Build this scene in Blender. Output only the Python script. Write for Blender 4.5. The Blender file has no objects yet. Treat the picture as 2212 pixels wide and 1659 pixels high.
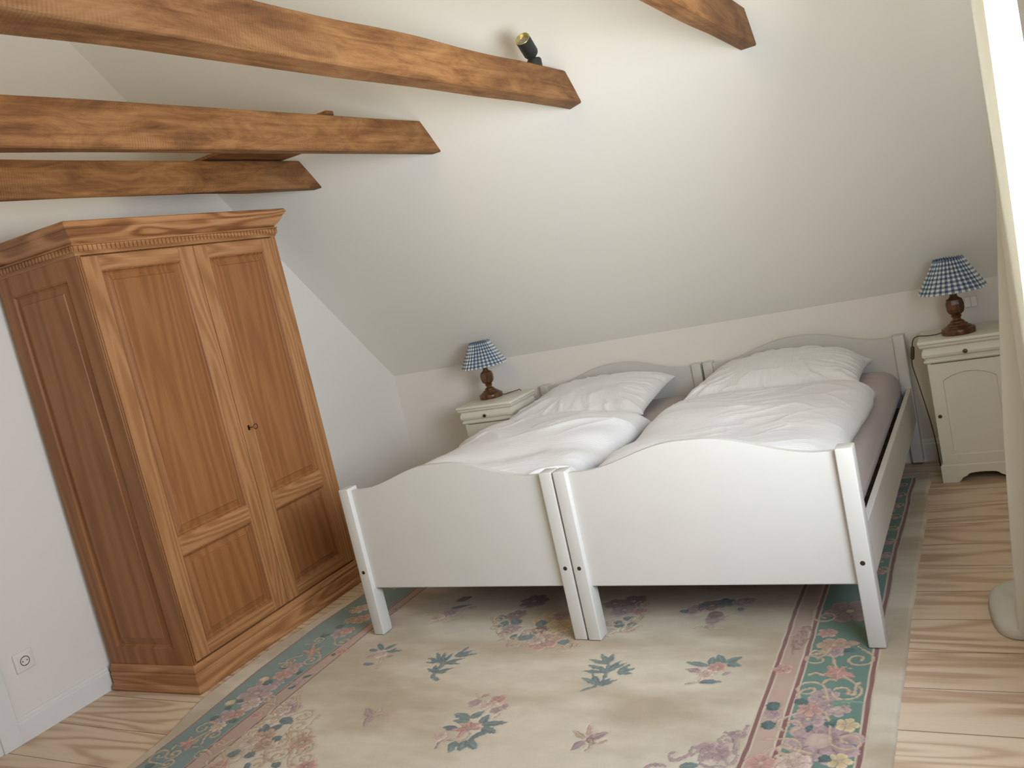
import bpy, bmesh, math, random
import numpy as np
from mathutils import Vector, Matrix
random.seed(4)
SC = bpy.context.scene
COL = SC.collection
PI = math.pi

# ------------------------------------------------------------------ camera
cam_d = bpy.data.cameras.new('camera')
cam_d.sensor_width = 36.0
cam_d.lens = 30.243
cam_d.clip_start = 0.02
cam = bpy.data.objects.new('camera', cam_d)
COL.objects.link(cam)
Rr = Vector((0.86025254, 0.46100466, -0.21780785))
Rd = Vector((-0.12699377, -0.21999149, -0.96720025))
Rf = Vector((-0.4937997, 0.85969672, -0.13070352))
m = Matrix((Rr, -Rd, -Rf)).transposed().to_4x4()
m.translation = Vector((0, 0, 1.46))
cam.matrix_world = m
SC.camera = cam

# ------------------------------------------------------------------ world, daylight, exposure
W = bpy.data.worlds.new('sky'); SC.world = W; W.use_nodes = True
bg = W.node_tree.nodes['Background']
bg.inputs[0].default_value = (0.75, 0.85, 1.0, 1); bg.inputs[1].default_value = 0.3

def area(name, loc, target, sx, sy, power, color, spread=PI):
    d = bpy.data.lights.new(name, 'AREA'); d.shape = 'RECTANGLE'; d.size = sx; d.size_y = sy
    d.energy = power; d.color = color; d.spread = spread
    o = bpy.data.objects.new(name, d); COL.objects.link(o)
    o.location = loc
    o.rotation_euler = (Vector(target) - Vector(loc)).to_track_quat('-Z', 'Y').to_euler()
    return o
# daylight through the gable window beside the camera
area('sky_daylight', (0.62, 1.30, 1.62), (-2.4, 1.9, 0.3), 1.9, 1.0, 54, (0.62, 0.76, 1.0))
area('window_daylight', (0.56, 1.45, 1.50), (-1.3, 3.2, 1.3), 1.8, 1.15, 8.4, (0.96, 1.0, 0.92), 1.6)
area('ground_daylight', (0.58, 1.75, 1.30), (-1.0, 3.5, 2.2), 1.1, .9, 37, (0.93, 0.99, 1.0), 2.2)
# warm fill added at the unseen roof opening, brightens the left gable
area('loft_fill', (-1.25, 0.05, 2.98), (-1.5, 3.4, 1.3), 1.3, 1.2, 24, (1.0, 0.75, 0.34))

SC.view_settings.view_transform = 'Standard'
SC.view_settings.look = 'None'
SC.view_settings.exposure = 0.0
SC.view_settings.gamma = 1.0
SC.view_settings.use_curve_mapping = False

# ------------------------------------------------------------------ helpers
def srgb(r, g, b):
    f = lambda c: (c/255/12.92) if c/255 <= 0.04045 else ((c/255+0.055)/1.055)**2.4
    return (f(r), f(g), f(b), 1.0)

def link(name, me, mat=None, parent=None, smooth=False):
    if mat is not None:
        me.materials.clear(); me.materials.append(mat)
    if smooth:
        me.polygons.foreach_set('use_smooth', [True]*len(me.polygons))
    o = bpy.data.objects.new(name, me); COL.objects.link(o)
    if parent is not None: o.parent = parent
    return o

def obj(name, bm, mat=None, parent=None, smooth=False):
    me = bpy.data.meshes.new(name)
    bmesh.ops.recalc_face_normals(bm, faces=bm.faces[:])
    bm.to_mesh(me); bm.free()
    return link(name, me, mat, parent, smooth)

def raw(name, V, F, mat=None, parent=None, smooth=False, uv=None):
    me = bpy.data.meshes.new(name)
    me.from_pydata([tuple(v) for v in V], [], F)
    if uv is not None:
        l = me.uv_layers.new(name='UVMap')
        for p in me.polygons:
            for li in p.loop_indices:
                l.data[li].uv = uv[me.loops[li].vertex_index]
    bm = bmesh.new(); bm.from_mesh(me); bmesh.ops.recalc_face_normals(bm, faces=bm.faces[:]); bm.to_mesh(me); bm.free()
    return link(name, me, mat, parent, smooth)

def empty(name, loc=(0, 0, 0), rz=0.0):
    o = bpy.data.objects.new(name, None); COL.objects.link(o)
    o.location = loc; o.rotation_euler = (0, 0, rz); o.empty_display_size = 0.1
    return o

def tag(o, label=None, cat=None, group=None, kind=None):
    if label: o['label'] = label
    if cat: o['category'] = cat
    if group: o['group'] = group
    if kind: o['kind'] = kind
    return o

def structure(o): o['kind'] = 'structure'; return o

def box(bm, x0, x1, y0, y1, z0, z1, bev=0.0, seg=2):
    r = bmesh.ops.create_cube(bm, size=1.0)
    vs = r['verts']
    for v in vs:
        v.co = Vector(((x0+x1)/2 + v.co.x*(x1-x0), (y0+y1)/2 + v.co.y*(y1-y0), (z0+z1)/2 + v.co.z*(z1-z0)))
    if bev > 0:
        es = list({e for v in vs for e in v.link_edges})
        bmesh.ops.bevel(bm, geom=es, offset=bev, segments=seg, affect='EDGES', profile=0.5)
    return vs

def boxo(name, d, mat, parent=None, bev=0.0, seg=2):
    bm = bmesh.new(); box(bm, *d, bev=bev, seg=seg)
    return obj(name, bm, mat, parent, smooth=False)

def prism(bm, pts, axis, a, b):
    """pts 2D outline extruded along axis from a to b. axis x: pts=(y,z); y: pts=(x,z); z: pts=(x,y)"""
    def mk(p, t):
        return {'x': (t, p[0], p[1]), 'y': (p[0], t, p[1]), 'z': (p[0], p[1], t)}[axis]
    A = [bm.verts.new(mk(p, a)) for p in pts]; B = [bm.verts.new(mk(p, b)) for p in pts]
    n = len(pts)
    bm.faces.new(A); bm.faces.new(B)
    for i in range(n): bm.faces.new((A[i], A[(i+1) % n], B[(i+1) % n], B[i]))

def lathe(name, prof, mat, parent=None, n=40, loc=(0, 0, 0), smooth=True, axis=None, autosmooth=True):
    V = []; F = []
    M = Matrix.Identity(3)
    if axis is not None: M = Vector(axis).to_track_quat('Z', 'Y').to_matrix()
    for r, z in prof:
        for i in range(n):
            a = 2*PI*i/n
            V.append(M @ Vector((r*math.cos(a), r*math.sin(a), z)) + Vector(loc))
    for j in range(len(prof)-1):
        for i in range(n):
            F.append((j*n+i, j*n+(i+1) % n, (j+1)*n+(i+1) % n, (j+1)*n+i))
    F.append(tuple(range(n))); F.append(tuple(range((len(prof)-1)*n, len(prof)*n)))
    o = raw(name, V, F, mat, parent, smooth)
    if smooth: sharp(o)
    return o

def sharp(o, ang=35):
    me = o.data
    bm = bmesh.new(); bm.from_mesh(me)
    for e in bm.edges:
        if len(e.link_faces) == 2 and e.calc_face_angle(0) > math.radians(ang): e.smooth = False
    for f in bm.faces: f.smooth = True
    bm.to_mesh(me); bm.free()
    return o

def sweep(bm, path, prof, closed=False):
    """mitred moulding: path = list of (x,y) with outward offset dir on the right side; prof = list of (out, z)"""
    n = len(path); rings = []
    for i, p in enumerate(path):
        p = Vector(p)
        d0 = (p - Vector(path[i-1])).normalized() if i > 0 else None
        d1 = (Vector(path[i+1]) - p).normalized() if i < n-1 else None
        if d0 is None: d0 = d1
        if d1 is None: d1 = d0
        n0 = Vector((d0.y, -d0.x)); n1 = Vector((d1.y, -d1.x))
        mi = (n0+n1); mi = mi/ max(1e-6, (1+n0.dot(n1)))
        rings.append([bm.verts.new((p.x+mi.x*o_, p.y+mi.y*o_, z)) for o_, z in prof])
    k = len(prof)
    for i in range(n-1):
        for j in range(k):
            bm.faces.new((rings[i][j], rings[i][(j+1) % k], rings[i+1][(j+1) % k], rings[i+1][j]))
    bm.faces.new(rings[0]); bm.faces.new(rings[-1])

def tube(name, pts, r, mat, parent=None, seg=10, cyc=False):
    """smooth tube through points, real mesh"""
    P = [Vector(p) for p in pts]
    Q = []
    for i in range(len(P)-1):
        p0 = P[max(0, i-1)]; p1 = P[i]; p2 = P[i+1]; p3 = P[min(len(P)-1, i+2)]
        for t in range(seg):
            t /= seg
            Q.append(0.5*((2*p1)+(-p0+p2)*t+(2*p0-5*p1+4*p2-p3)*t*t+(-p0+3*p1-3*p2+p3)*t**3))
    Q.append(P[-1])
    V = []; F = []; n = 8
    up = Vector((0, 0, 1))
    for i, q in enumerate(Q):
        t = (Q[min(len(Q)-1, i+1)]-Q[max(0, i-1)]).normalized()
        a = t.cross(up if abs(t.z) < .95 else Vector((1, 0, 0))).normalized(); b = t.cross(a)
        for k in range(n):
            V.append(q + a*math.cos(2*PI*k/n)*r + b*math.sin(2*PI*k/n)*r)
    for i in range(len(Q)-1):
        for k in range(n): F.append((i*n+k, i*n+(k+1) % n, (i+1)*n+(k+1) % n, (i+1)*n+k))
    F.append(tuple(range(n))); F.append(tuple(range((len(Q)-1)*n, len(Q)*n)))
    return raw(name, V, F, mat, parent, True)

def hsh(ix, iy, s):
    h = (ix*374761393 + iy*668265263 + s*1442695041) & 0x7fffffff
    h = (h ^ (h >> 13))*1274126177 & 0x7fffffff
    return ((h ^ (h >> 16)) & 0xffff)/65535.0
def vnoise(x, y, s=0):
    x = np.asarray(x, float); y = np.asarray(y, float)
    ix = np.floor(x).astype(np.int64); iy = np.floor(y).astype(np.int64)
    fx = x-ix; fy = y-iy; fx = fx*fx*fx*(fx*(fx*6-15)+10); fy = fy*fy*fy*(fy*(fy*6-15)+10)
    a = hsh(ix, iy, s); b = hsh(ix+1, iy, s); c = hsh(ix, iy+1, s); d = hsh(ix+1, iy+1, s)
    return (a*(1-fx)+b*fx)*(1-fy)+(c*(1-fx)+d*fx)*fy
def fbm(x, y, s=0, o=4):
    r = 0; a = .5
    for k in range(o): r = r + a*vnoise(x*2**k, y*2**k, s+k); a *= .5
    return r

# ------------------------------------------------------------------ materials
class NT:
    def __init__(s, name, rough=0.5, spec=0.5):
        s.m = bpy.data.materials.new(name); s.m.use_nodes = True
        s.t = s.m.node_tree; s.b = s.t.nodes['Principled BSDF']
        s.b.inputs['Roughness'].default_value = rough
        s.b.inputs['Specular IOR Level'].default_value = spec
    def n(s, typ, **kw):
        x = s.t.nodes.new(typ)
        for k, v in kw.items():
            if k == 'inp':
                for a, b in v.items(): 
                    if hasattr(b, 'is_output'): s.t.links.new(b, x.inputs[a])
                    else: x.inputs[a].default_value = b
            else: setattr(x, k, v)
        return x
    def lk(s, a, b): s.t.links.new(a, b)
    def math(s, op, a, b=None, c=None):
        x = s.t.nodes.new('ShaderNodeMath'); x.operation = op
        for i, v in enumerate((a, b, c)):
            if v is None: continue
            if hasattr(v, 'is_output'): s.t.links.new(v, x.inputs[i])
            else: x.inputs[i].default_value = v
        return x.outputs[0]
    def ramp(s, fac, stops, interp='LINEAR'):
        x = s.t.nodes.new('ShaderNodeValToRGB'); x.color_ramp.interpolation = interp
        e = x.color_ramp.elements
        while len(e) > len(stops): e.remove(e[-1])
        while len(e) < len(stops): e.new(0.5)
        for i, (p, c) in enumerate(stops): e[i].position = p; e[i].color = c
        s.lk(fac, x.inputs[0]); return x.outputs[0]
    def mix(s, fac, a, b, mode='MIX'):
        x = s.t.nodes.new('ShaderNodeMix'); x.data_type = 'RGBA'; x.blend_type = mode
        for i, v in ((0, fac), (6, a), (7, b)):
            if hasattr(v, 'is_output'): s.lk(v, x.inputs[i])
            else: x.inputs[i].default_value = v
        return x.outputs[2]
    def color(s, c): 
        if hasattr(c, 'is_output'): s.lk(c, s.b.inputs['Base Color'])
        else: s.b.inputs['Base Color'].default_value = c
    def bump(s, h, strength=0.2, dist=0.002):
        x = s.t.nodes.new('ShaderNodeBump'); x.inputs['Strength'].default_value = strength
        x.inputs['Distance'].default_value = dist
        s.lk(h, x.inputs['Height']); s.lk(x.outputs[0], s.b.inputs['Normal'])
    def coord(s, scale=(1, 1, 1), loc=(0, 0, 0), rot=(0, 0, 0), kind='Object'):
        tc = s.n('ShaderNodeTexCoord'); mp = s.n('ShaderNodeMapping')
        mp.inputs['Scale'].default_value = scale; mp.inputs['Location'].default_value = loc; mp.inputs['Rotation'].default_value = rot
        s.lk(tc.outputs[kind], mp.inputs[0]); return mp.outputs[0]
    def noise(s, vec, scale=5, detail=3, rough=.5, dist=0.0):
        x = s.n('ShaderNodeTexNoise'); x.inputs['Scale'].default_value = scale; x.inputs['Detail'].default_value = detail
        x.inputs['Roughness'].default_value = rough; x.inputs['Distortion'].default_value = dist
        s.lk(vec, x.inputs['Vector']); return x.outputs['Fac']

def plaster(name, c):
    k = NT(name, .9, .2)
    v = k.coord()
    n = k.noise(v, 1.3, 3); f = k.noise(v, 90, 3)
    k.color(k.mix(k.math('MULTIPLY', n, .5), c, tuple(x*.95 for x in c[:3])+(1,)))
    k.bump(f, .08, .002)
    return k.m

def paint(name, c, rough=.38, bump=.03):
    k = NT(name, rough, .5)
    v = k.coord((1, 1, 1)); n = k.noise(v, 6, 4)
    k.color(k.mix(n, c, tuple(x*.93 for x in c[:3])+(1,)))
    k.bump(k.noise(v, 40, 3), bump, .002)
    return k.m

def wood(name, stops, along='z', stretch=0.09, ring=7.0, scale=5.0, rough=.5, fine=.25, seedsplit=None, bump=.15, warm=None, spec=.4):
    """grain rings as contour lines of a noise stretched along the fibre"""
    k = NT(name, rough, spec)
    sc = {'x': (stretch, 1, 1), 'y': (stretch, stretch, 1), 'z': (1, 1, stretch)}[along]
    v = k.coord(sc)
    n1 = k.noise(v, scale, 1.5, .45, .15)
    r = k.math('MULTIPLY', n1, ring*2*PI)
    w = k.math('MULTIPLY_ADD', k.math('SINE', r), .5, .5)
    sc2 = {'x': (.02, 1, 1), 'y': (.02, .02, 1), 'z': (1, 1, .02)}[along]
    v2 = k.coord(sc2)
    fi = k.noise(v2, 260, 2, .6)
    big = k.noise(k.coord(sc), scale*.5, 2)
    f = k.math('ADD', k.math('MULTIPLY', w, 1-fine), k.math('MULTIPLY', fi, fine))
    f = k.math('ADD', f, k.math('MULTIPLY', k.math('SUBTRACT', big, .5), .5))
    c = k.ramp(f, stops)
    k.color(c)
    k.bump(k.math('ADD', f, fi), bump, .0015)
    return k.m

M = {}
M['wall'] = plaster('white wall plaster', srgb(230, 225, 218))
M['ceil'] = plaster('white ceiling plaster', srgb(238, 236, 228))
M['trim'] = paint('white trim paint', srgb(228, 228, 224), .35)
M['bed'] = paint('white bed lacquer', srgb(206, 204, 199), .33)
M['night'] = paint('cream white furniture paint', srgb(226, 223, 208), .4)
M['black'] = NT('matt black metal', .55).m
M['black'].node_tree.nodes['Principled BSDF'].inputs['Base Color'].default_value = srgb(38, 38, 36)
def metal(name, c, r):
    k = NT(name, r); k.b.inputs['Metallic'].default_value = 1.0; k.color(c); return k.m
M['brass'] = metal('brass reflector', srgb(196, 186, 132), .38)
M['knob'] = metal('dark knob metal', srgb(95, 85, 75), .3)
M['iron'] = metal('dark iron', srgb(50, 38, 30), .5)
k = NT('lens glass', .15); k.color(srgb(150, 140, 125)); M['lens'] = k.m
k = NT('brown cable plastic', .5); k.color(srgb(75, 55, 40)); M['cable'] = k.m
k = NT('black bolt hole', .6); k.color(srgb(45, 32, 24)); M['bolt'] = k.m
k = NT('white switch plastic', .3); k.color(srgb(232, 226, 218)); M['plastic'] = k.m
k = NT('dark slot', .8); k.color(srgb(60, 58, 55)); M['slot'] = k.m

# floor boards -------------------------------------------------------
def floor_mat():
    k = NT('pine floor boards', .5, .35)
    tc = k.n('ShaderNodeTexCoord'); sp = k.n('ShaderNodeSeparateXYZ'); k.lk(tc.outputs['Object'], sp.inputs[0])
    X, Y = sp.outputs[0], sp.outputs[1]
    left = k.math('LESS_THAN', X, -1.7)
    yy = k.math('SUBTRACT', k.math('SUBTRACT', Y, 2.313), k.math('MULTIPLY', left, -.14))
    q = k.math('DIVIDE', yy, .2225)
    idx = k.math('FLOOR', q); fr = k.math('SUBTRACT', q, idx)
    off = k.math('ADD', k.math('MULTIPLY', idx, 3.71), k.math('MULTIPLY', left, 9.3))
    cb = k.n('ShaderNodeCombineXYZ')
    k.lk(k.math('ADD', k.math('MULTIPLY', X, .12), off), cb.inputs[0]); k.lk(Y, cb.inputs[1]); k.lk(off, cb.inputs[2])
    n1 = k.noise(cb.outputs[0], 6.0, 1.6, .5, .15)
    w = k.math('MULTIPLY_ADD', k.math('SINE', k.math('MULTIPLY', n1, 56.0)), .5, .5)
    w = k.math('POWER', w, 1.5)
    cb2 = k.n('ShaderNodeCombineXYZ'); k.lk(k.math('MULTIPLY', X, .03), cb2.inputs[0]); k.lk(Y, cb2.inputs[1]); k.lk(off, cb2.inputs[2])
    fi = k.noise(cb2.outputs[0], 180, 2, .6)
    big = k.noise(cb.outputs[0], 2.6, 1)
    f = k.math('ADD', k.math('MULTIPLY', w, .62), k.math('MULTIPLY', fi, .32))
    f = k.math('ADD', f, k.math('MULTIPLY', k.math('SUBTRACT', big, .5), .5))
    c = k.ramp(f, [(.0, srgb(222, 202, 176)), (.45, srgb(212, 188, 160)), (.75, srgb(194, 165, 137)), (1, srgb(174, 143, 116))])
    seam = k.math('MAXIMUM', k.math('LESS_THAN', fr, .010), k.math('GREATER_THAN', fr, .995))
    k.color(k.mix(k.math('MULTIPLY', seam, .75), c, srgb(70, 48, 32)))
    k.bump(k.math('SUBTRACT', k.math('MULTIPLY', fi, .15), seam), .35, .002)
    return k.m
M['floor'] = floor_mat()

def beam_mat():
    k = NT('rough brown beam wood', .62, .3)
    v = k.coord((1, .07, 1)); v0 = k.coord((1, .24, 1)); vf = k.coord((1, .03, 1))
    n1 = k.noise(v, 9, 2, .5, .3)
    w = k.math('MULTIPLY_ADD', k.math('SINE', k.math('MULTIPLY', n1, 48)), .5, .5)
    stain = k.noise(v0, 13, 9, .74, .8)
    fi = k.noise(vf, 150, 3, .65)
    f = k.math('ADD', k.math('MULTIPLY', k.math('SUBTRACT', stain, .43), 1.8), k.math('ADD', k.math('MULTIPLY', w, .16), k.math('MULTIPLY', fi, .45)))
    c = k.ramp(f, [(.0, srgb(162, 118, 74)), (.35, srgb(138, 95, 55)), (.62, srgb(112, 72, 38)), (.92, srgb(72, 43, 20))])
    # adze chatter: fine diagonal ridges in patches
    wv = k.n('ShaderNodeTexWave'); wv.inputs['Scale'].default_value = 34; wv.inputs['Distortion'].default_value = 2.5
    wv.inputs['Detail'].default_value = 2; wv.bands_direction = 'Y'
    k.lk(k.coord((1, 1, .45), rot=(.35, 0, 0)), wv.inputs['Vector'])
    patch = k.ramp(k.noise(k.coord((1, .5, 1)), 4, 2), [(.45, (0, 0, 0, 1)), (.62, (1, 1, 1, 1))])
    ch = k.math('MULTIPLY', wv.outputs['Fac'], patch)
    c = k.mix(k.math('MULTIPLY', ch, .28), c, srgb(96, 60, 32))
    # knots
    vo = k.n('ShaderNodeTexVoronoi'); vo.inputs['Scale'].default_value = 2.3; k.lk(k.coord((1, .75, 1)), vo.inputs['Vector'])
    kn = k.ramp(vo.outputs['Distance'], [(.0, (1, 1, 1, 1)), (.022, (.7, .7, .7, 1)), (.05, (0, 0, 0, 1))])
    c = k.mix(k.math('MULTIPLY', kn, .7), c, srgb(88, 52, 28))
    k.color(c)
    k.bump(k.math('ADD', k.math('MULTIPLY', stain, .6), k.math('ADD', ch, k.math('MULTIPLY', fi, .5))), .45, .004)
    return k.m
M['beam'] = beam_mat()
OAK = [(.0, srgb(170, 119, 74)), (.4, srgb(150, 99, 57)), (.7, srgb(134, 85, 46)), (1, srgb(110, 67, 35))]
OAKL = [(.0, srgb(192, 145, 102)), (.4, srgb(168, 119, 76)), (.7, srgb(148, 100, 60)), (1, srgb(120, 76, 44))]
M['oak_v'] = wood('oiled oak upright grain', OAK, 'z', .055, 12, 5, .45, .72)
M['oak_h'] = wood('oiled oak level grain', OAKL, 'y', .10, 13, 8, .45, .6)
M['oak_stile'] = wood('oiled oak stile grain', OAKL, 'z', .08, 10, 9, .45, .68)
M['oak_side'] = wood('oiled oak side grain', OAK, 'z', .05, 8, 5, .45, .65)
M['oak_corn'] = wood('oak cornice grain', [(.0, srgb(192, 144, 100)), (.45, srgb(176, 124, 80)), (.72, srgb(146, 96, 58)), (1, srgb(108, 66, 38))], 'y', .16, 10, 10, .45, .4)
M['lampwood'] = wood('turned dark lamp wood', [(.0, srgb(116, 78, 50)), (.5, srgb(94, 62, 39)), (1, srgb(68, 43, 27))], 'z', .2, 4, 18, .3, .4)

def cloth(name, c, rib=0.0, ribdir='x', scale=120, rough=.85, c2=None):
    k = NT(name, rough, .25)
    k.b.inputs['Sheen Weight'].default_value = .15
    v = k.coord()
    k.color(k.mix(k.noise(v, 3, 3), c, c2 if c2 else tuple(x*.95 for x in c[:3])+(1,)))
    n = k.noise(v, 35, 4)
    if rib > 0:
        wv = k.n('ShaderNodeTexWave'); wv.inputs['Scale'].default_value = scale/6.283*2; wv.bands_direction = ribdir.upper()
        wv.inputs['Distortion'].default_value = .6; k.lk(v, wv.inputs['Vector'])
        h = k.math('ADD', k.math('MULTIPLY', wv.outputs['Fac'], rib), n)
    else: h = n
    k.bump(h, .4, .003)
    return k.m
M['linen'] = cloth('white seersucker cotton', srgb(231, 231, 233), .35, 'y', 75)
M['linen_p'] = cloth('white seersucker pillow cotton', srgb(233, 233, 233), .35, 'x', 75)
M['sheet'] = cloth('taupe jersey sheet', srgb(176, 162, 158))
M['slat'] = NT('bare slats', .7).m; M['slat'].node_tree.nodes['Principled BSDF'].inputs['Base Color'].default_value = srgb(112, 92, 70)

def gingham():
    k = NT('blue gingham cotton', .8, .2)
    tc = k.n('ShaderNodeTexCoord'); sp = k.n('ShaderNodeSeparateXYZ'); k.lk(tc.outputs['UV'], sp.inputs[0])
    def stripe(u, f):
        x = k.math('MULTIPLY', u, f); return k.math('GREATER_THAN', k.math('SUBTRACT', x, k.math('FLOOR', x)), .5)
    a = stripe(sp.outputs[0], 32.0); b = stripe(sp.outputs[1], 8.0)
    s = k.math('MULTIPLY', k.math('ADD', a, b), .5)
    c = k.ramp(s, [(0, srgb(232, 232, 222)), (.5, srgb(140, 156, 176)), (1, srgb(76, 98, 130))])
    k.color(c)
    k.bump(k.noise(k.coord(), 300, 2), .1, .001)
    # thin cotton lets some light through
    tr = k.n('ShaderNodeBsdfTranslucent'); k.lk(c, tr.inputs[0])
    mx = k.n('ShaderNodeMixShader'); mx.inputs[0].default_value = .25
    out = k.t.nodes['Material Output']
    k.lk(k.b.outputs[0], mx.inputs[1]); k.lk(tr.outputs[0], mx.inputs[2]); k.lk(mx.outputs[0], out.inputs[0])
    return k.m
M['gingham'] = gingham()
k = NT('off white curtain fabric', .9, .1); k.color(srgb(240, 238, 230))
tr = k.n('ShaderNodeBsdfTranslucent'); tr.inputs[0].default_value = srgb(236, 234, 226)
mx = k.n('ShaderNodeMixShader'); mx.inputs[0].default_value = .38
k.lk(k.b.outputs[0], mx.inputs[1]); k.lk(tr.outputs[0], mx.inputs[2]); k.lk(mx.outputs[0], k.t.nodes['Material Output'].inputs[0])
M['curtain'] = k.m

# ------------------------------------------------------------------ room
XL, XR = -3.6865, 0.30
YB, ZK = 4.82, 0.904
SL = 1.112
YR = 1.60; ZR = ZK + SL*(YB-YR); YF = 2*YR-YB
T = 0.25
bm = bmesh.new(); box(bm, XL-T, XR+T, YF-T, YB+T, -.2, 0)
structure(obj('floor', bm, M['floor']))
bm = bmesh.new(); box(bm, XL-T, XR+T, YB, YB+T, 0, ZK+.28)
structure(obj('wall_back', bm, M['wall']))
bm = bmesh.new(); box(bm, XL-T, XR+T, YF-T, YF, 0, ZK+.28)
structure(obj('wall_front', bm, M['wall']))
pent = [(YF, 0), (YB, 0), (YB, ZK), (YR, ZR), (YF, ZK)]
bm = bmesh.new(); prism(bm, pent, 'x', XL-T, XL)
wl = structure(obj('wall_left', bm, M['wall']))
# right gable with the window opening
wy0, wy1, wz0, wz1 = 0.30, 2.42, 0.80, 2.12
bm = bmesh.new()
prism(bm, [(wy1, 0), (YB, 0), (YB, ZK), (wy1, ZK+SL*(YB-wy1))], 'x', XR, XR+T)
prism(bm, [(YF, 0), (wy0, 0), (wy0, ZK+SL*(wy0-YF)), (YF, ZK)], 'x', XR, XR+T)
box(bm, XR, XR+T, wy0, wy1, 0, wz0)
prism(bm, [(wy0, wz1), (wy1, wz1), (wy1, ZK+SL*(YB-wy1)), (YR, ZR), (wy0, ZK+SL*(wy0-YF))], 'x', XR, XR+T)
structure(obj('wall_right', bm, M['wall']))
# sloped ceilings
th = .22
bm = bmesh.new()
prism(bm, [(YB+.0, ZK), (YB+.0, ZK+th*1.5), (YR, ZR+th*1.5), (YR, ZR)], 'x', XL-T, XR+T)
structure(obj('ceiling', bm, M['ceil']))
# opposite slope, with an unseen roof opening added for the warm fill
ys0, ys1, xs0, xs1 = -0.65, 0.75, -1.95, -0.55
zf = lambda y: ZK+SL*(y-YF)
bm = bmesh.new()
def slab(x0, x1, y0, y1): prism(bm, [(y0, zf(y0)), (y0, zf(y0)+th*1.5), (y1, zf(y1)+th*1.5), (y1, zf(y1))], 'x', x0, x1)
slab(XL-T, XR+T, YF, ys0); slab(XL-T, XR+T, ys1, YR); slab(XL-T, xs0, ys0, ys1); slab(xs1, XR+T, ys0, ys1)
structure(obj('ceiling_front', bm, M['ceil']))

# skirting boards
def skirt(name, pts):
    bm = bmesh.new()
    sweep(bm, pts, [(0, 0), (.016, 0), (.016, .082), (.013, .088), (.013, .094), (.006, .105), (0, .105)])
    structure(obj(name, bm, M['trim']))
skirt('baseboard_left', [(XL, 1.7955), (XL, 2.23)])
skirt('baseboard_left_rear', [(XL, 3.50), (XL, YB-.017)])
bm = bmesh.new()
sweep(bm, [(XL+.001, YB), (XR-.001, YB)], [(0, 0), (.016, 0), (.016, .092), (.012, .10), (.012, .108), (.005, .12), (0, .12)])
structure(obj('baseboard_back', bm, M['trim']))
# door casing in the left gable, by the camera
bm = bmesh.new()
box(bm, XL, XL+.022, 1.715, 1.795, 0, 2.02, .003); box(bm, XL, XL+.022, .79, .87, 0, 2.02, .003); box(bm, XL, XL+.0218, .79, 1.795, 2.021, 2.10, .003)
box(bm, XL, XL+.010, 1.69, 1.716, 0, 2.02, .002); box(bm, XL, XL+.010, .87, .895, 0, 2.02, .002)
dr = structure(obj('door_1', bm, M['trim']))
bm = bmesh.new(); box(bm, XL, XL+.006, .896, 1.689, .008, 2.015, .001); obj('door_leaf', bm, M['trim'], dr)
# frame of the gable window
bm = bmesh.new()
for (a, b, c, d) in ((wy0, wy0+.07, wz0, wz1), (wy1-.07, wy1, wz0, wz1)): box(bm, XR+.10, XR+.16, a, b, c, d)
box(bm, XR+.10, XR+.16, wy0+.07, wy1-.07, wz1-.07, wz1); box(bm, XR+.10, XR+.16, wy0+.07, wy1-.07, wz0, wz0+.07)
structure(obj('window_1', bm, M['trim']))

# ------------------------------------------------------------------ beams
def beam(x1, w, ztop, zbot, y0, label, seed, wob=.006, tilt=0.0, slope=0.0):
    """x1 = the side seen by the camera; runs from the near slope to a plumb cut on the far slope"""
    n = 60
    yt = YB-(ztop-ZK)/SL; yb = YB-(zbot-ZK)/SL
    V = []; F = []
    ys = np.linspace(0, 1, n)
    c = [(0, 1), (1, 1), (1, 0), (0, 0)]
    for i, t in enumerate(ys):
        for j, (a, b) in enumerate(c):
            for bevk in (0, 1):
                ye = (yt if b else yb)
                y = y0+(ye-y0)*t
                fade = min(1, (1-t)*8)
                dz = wob*fade*(vnoise(y*2.1, j*3.3, seed)-.5)*2
                dx = wob*.6*fade*(vnoise(y*2.7, j*3.3+9, seed)-.5)*2
                x = x1-w+a*w+dx; z = (ztop if b else zbot)+dz-slope*(ye-y)-(tilt if (not a and not b) else 0)
                bv = .005
                # bevelled corner: two verts
                if (bevk == 0) == (j % 2 == 0): z -= bv*(1 if b else -1)
                else: x -= bv*(1 if a else -1)
                V.append((x, y, z))
    for i in range(n-1):
        for j in range(8):
            F.append((i*8+j, i*8+(j+1) % 8, (i+1)*8+(j+1) % 8, (i+1)*8+j))
    F.append(tuple(range(8))); F.append(tuple(range((n-1)*8, n*8)))
    o = raw('ceiling_beam', V, F, M['beam'])
    return tag(o, label, 'beam', 'collar beams under the sloped ceiling')
yn0 = YF+(2.24-ZK)/SL+.02
beam(-.69, .068, 2.245, 2.112, yn0, 'short end of the wooden beam at the top right of the photo, nearest the curtain', 1, .0025)
beam(-1.475, .066, 2.240, 2.108, yn0, 'longest rough brown beam, carrying the black spotlight on its top', 2, .007, .013)
beam(-2.257, .060, 2.238, 2.092, yn0, 'middle brown beam, second above the wardrobe, without a spotlight', 3, .003, .0, .007)
beam(-3.033, .062, 2.244, 2.100, yn0, 'lowest brown beam in the photo, directly above the wardrobe cornice', 4)
# board lying across the beams
bm = bmesh.new(); prism(bm, [(-3.66, 2.985), (-2.300, 2.985), (-2.300, 3.03), (-2.37, 3.12), (-2.37, 3.52), (-3.66, 3.52)], 'z', 2.252, 2.266)
o = obj('cross_board', bm, M['beam']); tag(o, 'wide dark wooden board lying across the two beams above the wardrobe', 'board')

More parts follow.
